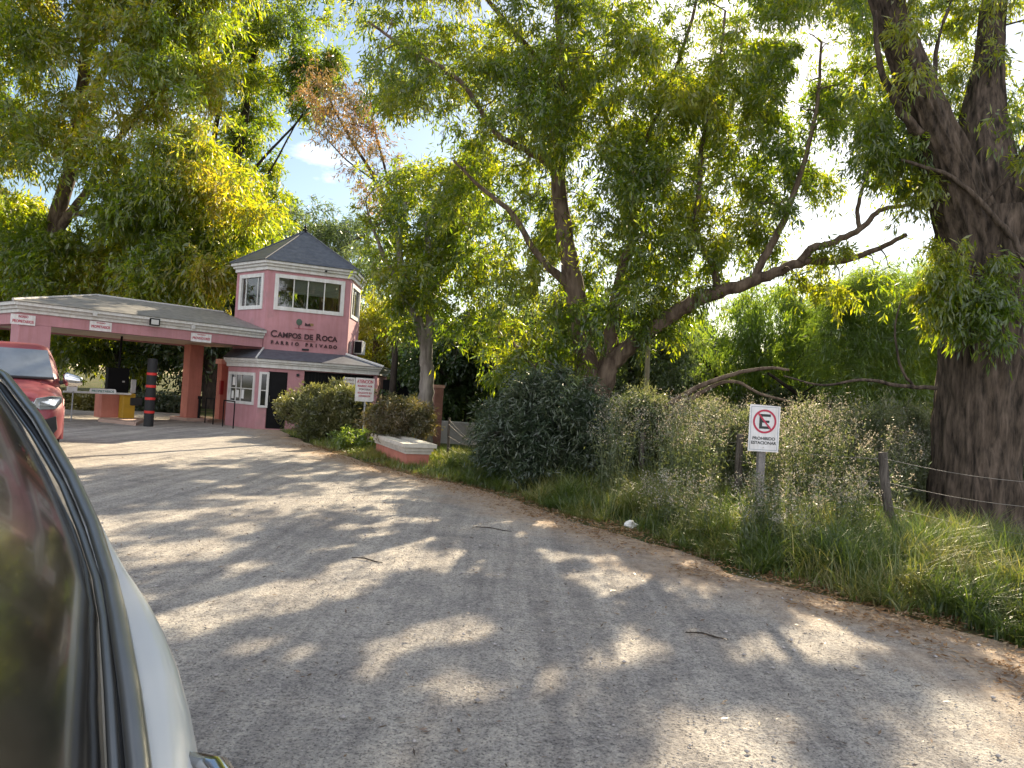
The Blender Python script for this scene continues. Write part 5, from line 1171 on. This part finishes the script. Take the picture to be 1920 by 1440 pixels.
def stones(n, seed):
    rg = np.random.default_rng(seed); y = 1.5 + 10 * rg.uniform(0, 1, n) ** 1.6; x = rg.uniform(-5, 1, n) + .75 * (xedge(y) + 0) * 0 + rg.uniform(0, 1, n) * (xedge(y) + 1.0); k = x < xedge(y); x, y = x[k], y[k]; n = len(x)
    t = np.array([[1, 0, 0], [-1, 0, 0], [0, 1, 0], [0, -1, 0], [0, 0, 1], [0, 0, -1]], float); f = np.array([[0, 2, 4], [2, 1, 4], [1, 3, 4], [3, 0, 4], [2, 0, 5], [1, 2, 5], [3, 1, 5], [0, 3, 5]])
    sz = rg.uniform(.003, .009, n) * (1 + 1.2 * (rg.uniform(0, 1, n) > .97)); v = t[None] * sz[:, None, None] * rg.uniform(.6, 1.3, (n, 6, 1)); v[:, :, 2] *= .6; v += np.stack([x, y, .012 + sz * .3], 1)[:, None, :]
    F_ = (f[None] + np.arange(n)[:, None, None] * 6).reshape(-1, 3)
    o = npmesh('gravel_stones', v.reshape(-1, 3), F_, pm('stone_chips', (.30, .28, .27), .9, var=.5, vscale=25)); tag(o, 'loose small stones lying on the packed gravel', 'gravel', kind='stuff')
stones(15000, 401)
for (px_, py_, an, ln, lab) in ((925, 992, .35, .22, 'thin fallen twig on the road, beyond the middle of the sunlit patches'), (688, 1050, .4, .16, 'short dark twig lying alone on the shaded gravel'), (1325, 1192, .35, .14, 'little dark twig near the sunny strip of road')):
    q = G(px_, py_, .018); d = Vector((math.cos(an), -math.sin(an), 0)); mb = MB(); mb.tube([q - d * ln, q - d * ln * .2 + Vector((0, .02, .008)), q + d * ln * .5, q + d * ln], [.004, .007, .006, .003], 6); o = mb.build('fallen_twig', BK_DRK); tag(o, lab, 'twig', 'fallen twigs on the road')
q = G(1182, 988, .03); rr3 = random.Random(4); mb = MB(); ring = []
for k in range(5): ring.append([(q.x + (.03 + .05 * math.sin(k * .8)) * math.cos(t_) * rr3.uniform(.6, 1.3), q.y + .05 * math.sin(t_) * rr3.uniform(.6, 1.3), .02 + k * .022) for t_ in [j * math.pi / 4 for j in range(8)]])
mb.loft(ring); o = mb.build('paper_scrap', pm('paper_white', (.75, .74, .72), .7)); tag(o, 'crumpled white scrap of paper at the road edge below the fence', 'litter')

# pale utility pole and brick pier in the thicket
a_, b_ = G(1208, 905), P(1214, 640, G(1208, 905).y); up1 = empty('wooden_pole', a_, 'pale wooden pole standing in the thicket behind the fence', 'pole'); D_ = 16.5; a_ = P(1208, 830, D_); a_.z = 0; up1.location = a_; b_ = P(1216, 635, D_)
MB().tube([a_, b_], [.07, .055], 10).build('shaft', barkmat('pole_wood', (.2, .17, .12), (.36, .32, .24), (20, 20, 1.5), .3), up1)
q = P(818, 800, 19.5); o = empty('brick_pier', (q.x, q.y, 0), 'worn reddish brick pier just right of the pale tree trunk', 'pier'); MB().box((q.x, q.y, .8), (.22, .25, 1.6), .3).build('shaft', pm('old_brick', (.20, .10, .08), .9, var=.3, vscale=6, bump=.6), o); MB().box((q.x, q.y, 1.64), (.28, .31, .08), .3).build('capital', pm('old_brick_cap', (.33, .2, .16), .9), o)
q = P(880, 800, 20.5); o = tag(MB().box((q.x, q.y, .35), (2.2, .18, .7), -.1).build('boundary_wall', pm('old_concrete', (.25, .24, .22), .9, bump=.5), bevel=.02), 'low grey concrete wall in the shade right of the brick pier', 'wall')

# ================================================================== RED PICKUP
pk_d = 10.7; pc_ = P(-26, 760, pk_d); pk = empty('pickup_truck', (pc_.x, pc_.y, 0), 'red pickup truck with headlights on driving out from the gate', 'pickup truck')
hd = math.atan2(pc_.x, -pc_.y)  # nose towards the viewer
face = Vector((.52, -.854, 0)).normalized(); side_ = Vector((-face.y, face.x, 0))      # side_: to the truck's left (picture right)
def T(x, y, z): return Vector((pc_.x, pc_.y, 0)) + side_ * x - face * y + Vector((0, 0, z))
REDP = pm('red_car_paint', (.22, .038, .05), .5, .1, var=.12, coat=.25); CHR = pm('chrome', (.62, .62, .62), .15, 1.0, var=.05); TYRE = pm('tyre_rubber', (.02, .02, .02), .85, bump=.4, bscale=30); PGL = pm('windscreen_glass', (.16, .18, .20), .10, var=.15, coat=.5); BPL = pm('black_plastic', (.02, .02, .022), .6)
def sect(y, w_, z0, z1, e=4.5, n=40, top=None):
    r = []
    for k in range(n):
        t = 2 * math.pi * (k + .5) / n; c, s_ = math.cos(t), math.sin(t); x = w_ * math.copysign(abs(c) ** (2 / e), c); z = (z0 + z1) / 2 + (z1 - z0) / 2 * math.copysign(abs(s_) ** (2 / e), s_)
        if s_ > 0: z -= .05 * (abs(x) / w_) ** 4
        r.append(T(x, y, z))
    return r
mb = MB(); mb.loft([sect(-.02, .70, .40, .98), sect(.05, .84, .33, 1.06), sect(.18, .93, .30, 1.12), sect(.40, .97, .32, 1.17), sect(1.0, .96, .36, 1.24), sect(1.5, .96, .36, 1.30), sect(1.9, .955, .36, 1.28), sect(3.4, .955, .36, 1.25), sect(3.5, .95, .40, 1.24), sect(5.1, .94, .45, 1.24), sect(5.25, .90, .5, 1.2)])
body = mb.build('body', REDP, pk, smooth=True)
def ring4(y, z, w_, y2, n=28, e=6):
    r = []
    for k in range(n):
        t = 2 * math.pi * (k + .5) / n; c, s_ = math.cos(t), math.sin(t); x = w_ * math.copysign(abs(c) ** (2 / e), c); yy = (y + y2) / 2 + (y2 - y) / 2 * math.copysign(abs(s_) ** (2 / e), s_); r.append(T(x, yy, z))
    return r
mb = MB(); mb.loft([ring4(1.30, 1.2, .90, 3.45), ring4(1.46, 1.36, .87, 3.42), ring4(1.85, 1.62, .79, 3.36), ring4(2.12, 1.80, .71, 3.3), ring4(2.28, 1.88, .66, 3.2), ring4(2.6, 1.93, .5, 3.0), ring4(2.9, 1.94, .2, 3.0)]); mb.build('cab', REDP, pk, smooth=True)
def ws_pt(u, v):          # windscreen: u across -1..1, v 0 bottom..1 top, proud of the cab
    z = 1.345 + .46 * v; y = 1.335 + .70 * v; wd = .80 - .13 * v; crv = .10 * (u * u)
    return T(wd * u, y + crv * (1.0) - .05, z + .012)
mb = MB(); mb.loft([[ws_pt(-1 + k / 6, v / 8) for k in range(13)] for v in range(9)], closed=False, cap=False); mb.build('windscreen', PGL, pk, smooth=True)
mb = MB(); mb.tube([ws_pt(-1 + k / 6, -.03) for k in range(13)], .022, 6); mb.build('wiper_cowl', BPL, pk)
# hood with raised centre
mb = MB(); mb.loft([[T(-.62 + k * 1.24 / 12, y_, z_ + .035 * (1 - ((k - 6) / 6) ** 6)) for k in range(13)] for y_, z_ in ((.06, 1.04), (.14, 1.11), (.5, 1.16), (1.0, 1.225), (1.34, 1.285))], closed=False, cap=False); mb.build('hood', REDP, pk, smooth=True)
mb = MB()
gp = [(-.50, .98), (.50, .98), (.56, .90), (.40, .62), (-.40, .62), (-.56, .90)]
mb.loft([[T(x_ * 1.12, -.035, .8 + (z_ - .8) * 1.18) for x_, z_ in gp], [T(x_ * 1.08, -.085, .8 + (z_ - .8) * 1.14) for x_, z_ in gp], [T(x_ * .93, -.085, .8 + (z_ - .8) * .88) for x_, z_ in gp], [T(x_ * .93, -.03, .8 + (z_ - .8) * .88) for x_, z_ in gp]], cap=False); gr_ = mb.build('grille', CHR, pk)
mb = MB(); mb.poly([T(x_ * .94, -.04, .8 + (z_ - .8) * .9) for x_, z_ in gp])
for k in range(5): mb.hexa([T(-.44, -.06, .67 + k * .06), T(.44, -.06, .67 + k * .06), T(.44, -.04, .67 + k * .06), T(-.44, -.04, .67 + k * .06)], [T(-.44, -.06, .68 + k * .06), T(.44, -.06, .68 + k * .06), T(.44, -.04, .68 + k * .06), T(-.44, -.04, .68 + k * .06)])
mb.build('mesh', BPL, gr_)
LAMP = pm('headlight_lit', (.8, .8, .78), .15, var=.05, emit=(1, .97, .9, 1.6)); HL = pm('headlight_shell', (.35, .37, .38), .12, .6, var=.3, vscale=8)
for sx in (-1, 1):
    hp = [(.56, .96), (.60, 1.06), (.80, 1.10), (.925, 1.09), (.935, 1.0), (.86, .90), (.66, .89)]
    yo = lambda x_: .0 + max(0, x_ - .6) ** 2 * 1.6
    mb = MB(); mb.loft([[T(sx * x_, yo(x_) + .03, z_) for x_, z_ in hp], [T(sx * x_, yo(x_) - .045, z_) for x_, z_ in hp]]); h_ = mb.build('headlight', HL, pk, bevel=.012)
    lp = [(.66, .955), (.665, 1.01), (.78, 1.05), (.90, 1.055), (.905, 1.0), (.84, .95)]
    mb = MB(); mb.loft([[T(sx * x_, yo(x_) - .04, z_) for x_, z_ in lp], [T(sx * x_, yo(x_) - .058, z_) for x_, z_ in lp]]); mb.build('lens', pm('headlight_lens', (.55, .57, .58), .08, .5, var=.5, vscale=14), h_)
    mb = MB(); mb.loft([[T(sx * (xc + .035 * math.cos(t_)), yo(xc) - dy_, 1.0 + .028 * math.sin(t_)) for t_ in [j * math.pi / 8 for j in range(16)]] for xc, dy_ in ((.82, .055), (.82, .066))]); mb.build('lamp', LAMP, h_)
    fp = [(.66, .58), (.72, .74), (.87, .80), (.90, .60), (.82, .48), (.68, .48)]
    mb = MB(); mb.loft([[T(sx * x_, yo(x_) + .1, z_) for x_, z_ in fp], [T(sx * x_, yo(x_) - .06, z_) for x_, z_ in fp]]); fg = mb.build('fog_recess', BPL, pk, bevel=.01)
    mb = MB(); mb.loft([[T(sx * (.76 + .04 * math.cos(t_)), yo(.76) - dy_ - .03, .57 + .04 * math.sin(t_)) for t_ in [j * math.pi / 6 for j in range(12)]] for dy_ in (.02, .045)]); mb.build('fog_lamp', HL, fg)
    # door mirror
    mr = []
    for q_, (w2, h2) in enumerate(((.02, .03), (.07, .075), (.10, .095), (.10, .09), (.06, .06))):
        mr.append([T(sx * (1.02 + .035 * q_ + .0) , 1.72 + w2 * math.cos(t_), 1.335 - .008 * q_ + h2 * math.sin(t_)) for t_ in [j * math.pi / 6 for j in range(12)]])
    mr = []
    for q_ in range(7):
        f_ = q_ / 6; hh = .125 * (1 - .5 * f_ ** 2) * (1 if q_ else .55); dd = .09 * (1 - .4 * f_ ** 2)
        mr.append([T(sx * (.93 + .29 * f_), 1.72 + dd * math.cos(t_), 1.345 - .03 * f_ + hh * math.sin(t_)) for t_ in [j * math.pi / 7 for j in range(14)]])
    mb = MB(); mb.loft(mr); mm = mb.build('mirror', CHR, pk, smooth=True); MB().tube([T(sx * .88, 1.74, 1.27), T(sx * 1.02, 1.73, 1.31)], .035, 8).build('mirror_arm', BPL, mm)
    # wheels
    for yw in (.85, 4.15):
        wr_ = []
        for xo, rad_ in ((.70, .30), (.70, .37), (.73, .395), (.90, .395), (.935, .37), (.935, .26), (.90, .25)):
            wr_.append([T(sx * xo, yw + rad_ * math.cos(t_), .395 + rad_ * math.sin(t_)) for t_ in [j * math.pi / 16 for j in range(32)]])
        mb = MB(); mb.loft(wr_); wl = mb.build('wheel', TYRE, pk); mb = MB(); mb.tube([T(sx * .895, yw, .395), T(sx * .915, yw, .395)], .24, 20); mb.build('rim', CHR, wl)
    for yw in (.95, 4.15):
        mb = MB(); ar = [[T(sx * xo, yw + rad_ * math.cos(t_), .42 + rad_ * math.sin(t_)) for t_ in [j * math.pi / 12 for j in range(13)]] for xo, rad_ in ((.90, .43), (.975, .43), (.98, .49), (.90, .53))]
        mb.loft(ar, closed=False, cap=False); mb.build('wheel_arch', REDP, pk, smooth=True)
    mb = MB(); mb.loft([[T(sx * (.88 - .20 * v_), 1.75 + .55 * v_, 1.34 + .44 * v_), T(sx * (.885 - .20 * v_), 3.2 - .05 * v_, 1.34 + .44 * v_)] for v_ in (0, .5, 1)], closed=False, cap=False); mb.build('side_window', PGL, pk)
mb = MB(); mb.loft([[T(x_, -.03 + .1 * (abs(x_) / .9) ** 2, z_) for x_ in [-.85 + j * 1.7 / 12 for j in range(13)]] for z_ in (.36, .45)], closed=False, cap=False); mb.build('skid_plate', BPL, pk)

# ================================================================== OWN CAR (dark glass, belt moulding, pale flank)
def pxs(rows): return [P(a, b, D) for a, b, D in rows]
glassE = pxs([(-40, 700, 2.75), (0, 745, 2.4), (55, 825, 2.0), (105, 915, 1.65), (145, 1000, 1.45), (170, 1080, 1.28), (184, 1160, 1.15), (190, 1300, .97), (197, 1440, .85), (200, 1640, .72), (208, 2100, .54)])
gapC = pxs([(-30, 690, 2.75), (6, 722, 2.42), (66, 803, 2.02), (128, 905, 1.66), (163, 1000, 1.45), (192, 1090, 1.27), (206, 1160, 1.14), (222, 1300, .96), (232, 1440, .84), (240, 1640, .71), (256, 2100, .535)])
outS = pxs([(-25, 682, 2.75), (10, 704, 2.45), (72, 784, 2.04), (136, 895, 1.67), (176, 985, 1.46), (208, 1090, 1.26), (222, 1160, 1.13), (245, 1300, .95), (261, 1440, .83), (275, 1640, .70), (295, 2100, .53)])
sil = pxs([(-10, 690, 2.75), (12, 716, 2.45), (76, 800, 2.04), (146, 912, 1.68), (186, 1002, 1.47), (232, 1074, 1.30), (283, 1124, 1.21), (345, 1256, 1.05), (383, 1425, .92), (398, 1640, .78), (415, 2100, .60)])
cr_axis = (outS[1] - outS[8]); cr_axis.z = 0; cr_axis.normalize(); cout = Vector((cr_axis.y, -cr_axis.x, 0))
if cout.x < 0: cout = -cout
car = empty('parked_car', (outS[6].x - .5, outS[6].y, 0), 'pale silver car with dark glossy side window filling the near left corner', 'car')
CARG = pm('tinted_dusty_glass', (.018, .017, .016), .13, var=.5, vscale=5, spec=.7, coat=.3, bump=.0)
CARP = pm('champagne_car_paint', (.50, .50, .47), .42, .15, var=.03, coat=.8)
MOUL = pm('brushed_moulding', (.20, .20, .19), .32, .7, var=.1); RUB = pm('window_rubber', (.008, .008, .008), .6)
rows_ = []
for k, p_ in enumerate(glassE):
    far_ = 1 - k / (len(glassE) - 1); ht = .46 - .22 * far_
    rows_.append([p_ - cout * (.30 * (f_ ** 1.15)) * (ht / .46) + Vector((0, 0, ht * (f_ - .12 * f_ * f_))) for f_ in (0, .15, .3, .45, .6, .8, 1)])
mb = MB(); mb.loft(rows_, closed=False, cap=False); mb.build('side_window', CARG, car, smooth=True)
roof = []
for k, r_ in enumerate(rows_):
    t_ = r_[-1]; roof.append([t_, t_ - cout * .12 + Vector((0, 0, .05)), t_ - cout * .4 + Vector((0, 0, .09)), t_ - cout * .9 + Vector((0, 0, .09)), t_ - cout * 1.2 + Vector((0, 0, .03)), t_ - cout * 1.32 - Vector((0, 0, .3)), t_ - cout * 1.40 - Vector((0, 0, 1.1))])
mb = MB(); mb.loft(roof, closed=False, cap=False); mb.build('roof', CARP, car, smooth=True)
def strip(name, line, w_, h_, mat, n=10):
    rg_ = []
    for k, p_ in enumerate(line):
        rg_.append([p_ + cout * w_[k] * math.cos(t_) + Vector((0, 0, h_[k] * math.sin(t_))) - cr_axis * 0 for t_ in [j * 2 * math.pi / n for j in range(n)]])
    mb = MB(); mb.loft(rg_); return mb.build(name, mat, car, smooth=True)
n10 = 11
inS = [glassE[k].lerp(gapC[k], .55) for k in range(n10)]
strip('inner_moulding', inS, [.008] * n10, [.006] * n10, MOUL)
strip('window_seal', [g_ - Vector((0, 0, .008)) for g_ in gapC], [.010] * n10, [.007] * n10, RUB)
strip('belt_moulding', outS, [.012, .012, .0125, .0125, .013, .013, .0135, .0135, .0135, .0135, .0135], [.010] * n10, MOUL)
fl_ = []
for k in range(n10):
    a_, s_ = outS[k] - Vector((0, 0, .006)) , sil[k]
    m1 = a_.lerp(s_, .5) + cout * .012 + Vector((0, 0, .012)); lowz = s_.z
    fl_.append([a_ - cout * .012, a_.lerp(s_, .2) + Vector((0, 0, .004)), m1, a_.lerp(s_, .82) + cout * .006 + Vector((0, 0, .006)), s_, s_ + cout * .01 - Vector((0, 0, .10)), s_ + cout * .0 - Vector((0, 0, .35)), s_ - cout * .04 - Vector((0, 0, lowz - .3 - .35 if lowz - .3 > .4 else .4)), s_ - cout * .08 - Vector((0, 0, lowz - .25))])
mb = MB(); mb.loft(fl_, closed=False, cap=False); fk_ = mb.build('flank', CARP, car, smooth=True); sb_ = fk_.modifiers.new('sub', 'SUBSURF'); sb_.levels = sb_.render_levels = 1
hp = P(404, 1462, .86)
mb = MB(); mb.tube([hp - cr_axis * .10 - cout * .012, hp - cr_axis * .06 + cout * .006, hp + cr_axis * .02 + cout * .008, hp + cr_axis * .06 - cout * .014], [.012, .016, .016, .011], 10); mb.build('door_handle', CHR, car, smooth=True)
for px_, D_ in ((0, 0),):
    wq = outS[3] - cout * .06; wz = .34
    for off in (0.2,):
        c_ = Vector((wq.x, wq.y, wz)) ; mb = MB(); mb.tube([c_ - cout * .2, c_ - cout * .01], .34, 24); wl = mb.build('wheel', TYRE, car); mb = MB(); mb.tube([c_ - cout * .012, c_ + cout * .005], .2, 20); mb.build('rim', CHR, wl)
print('SCENE BUILT', len(bpy.data.objects), 'tris~', sum(len(m.polygons) for m in bpy.data.meshes))
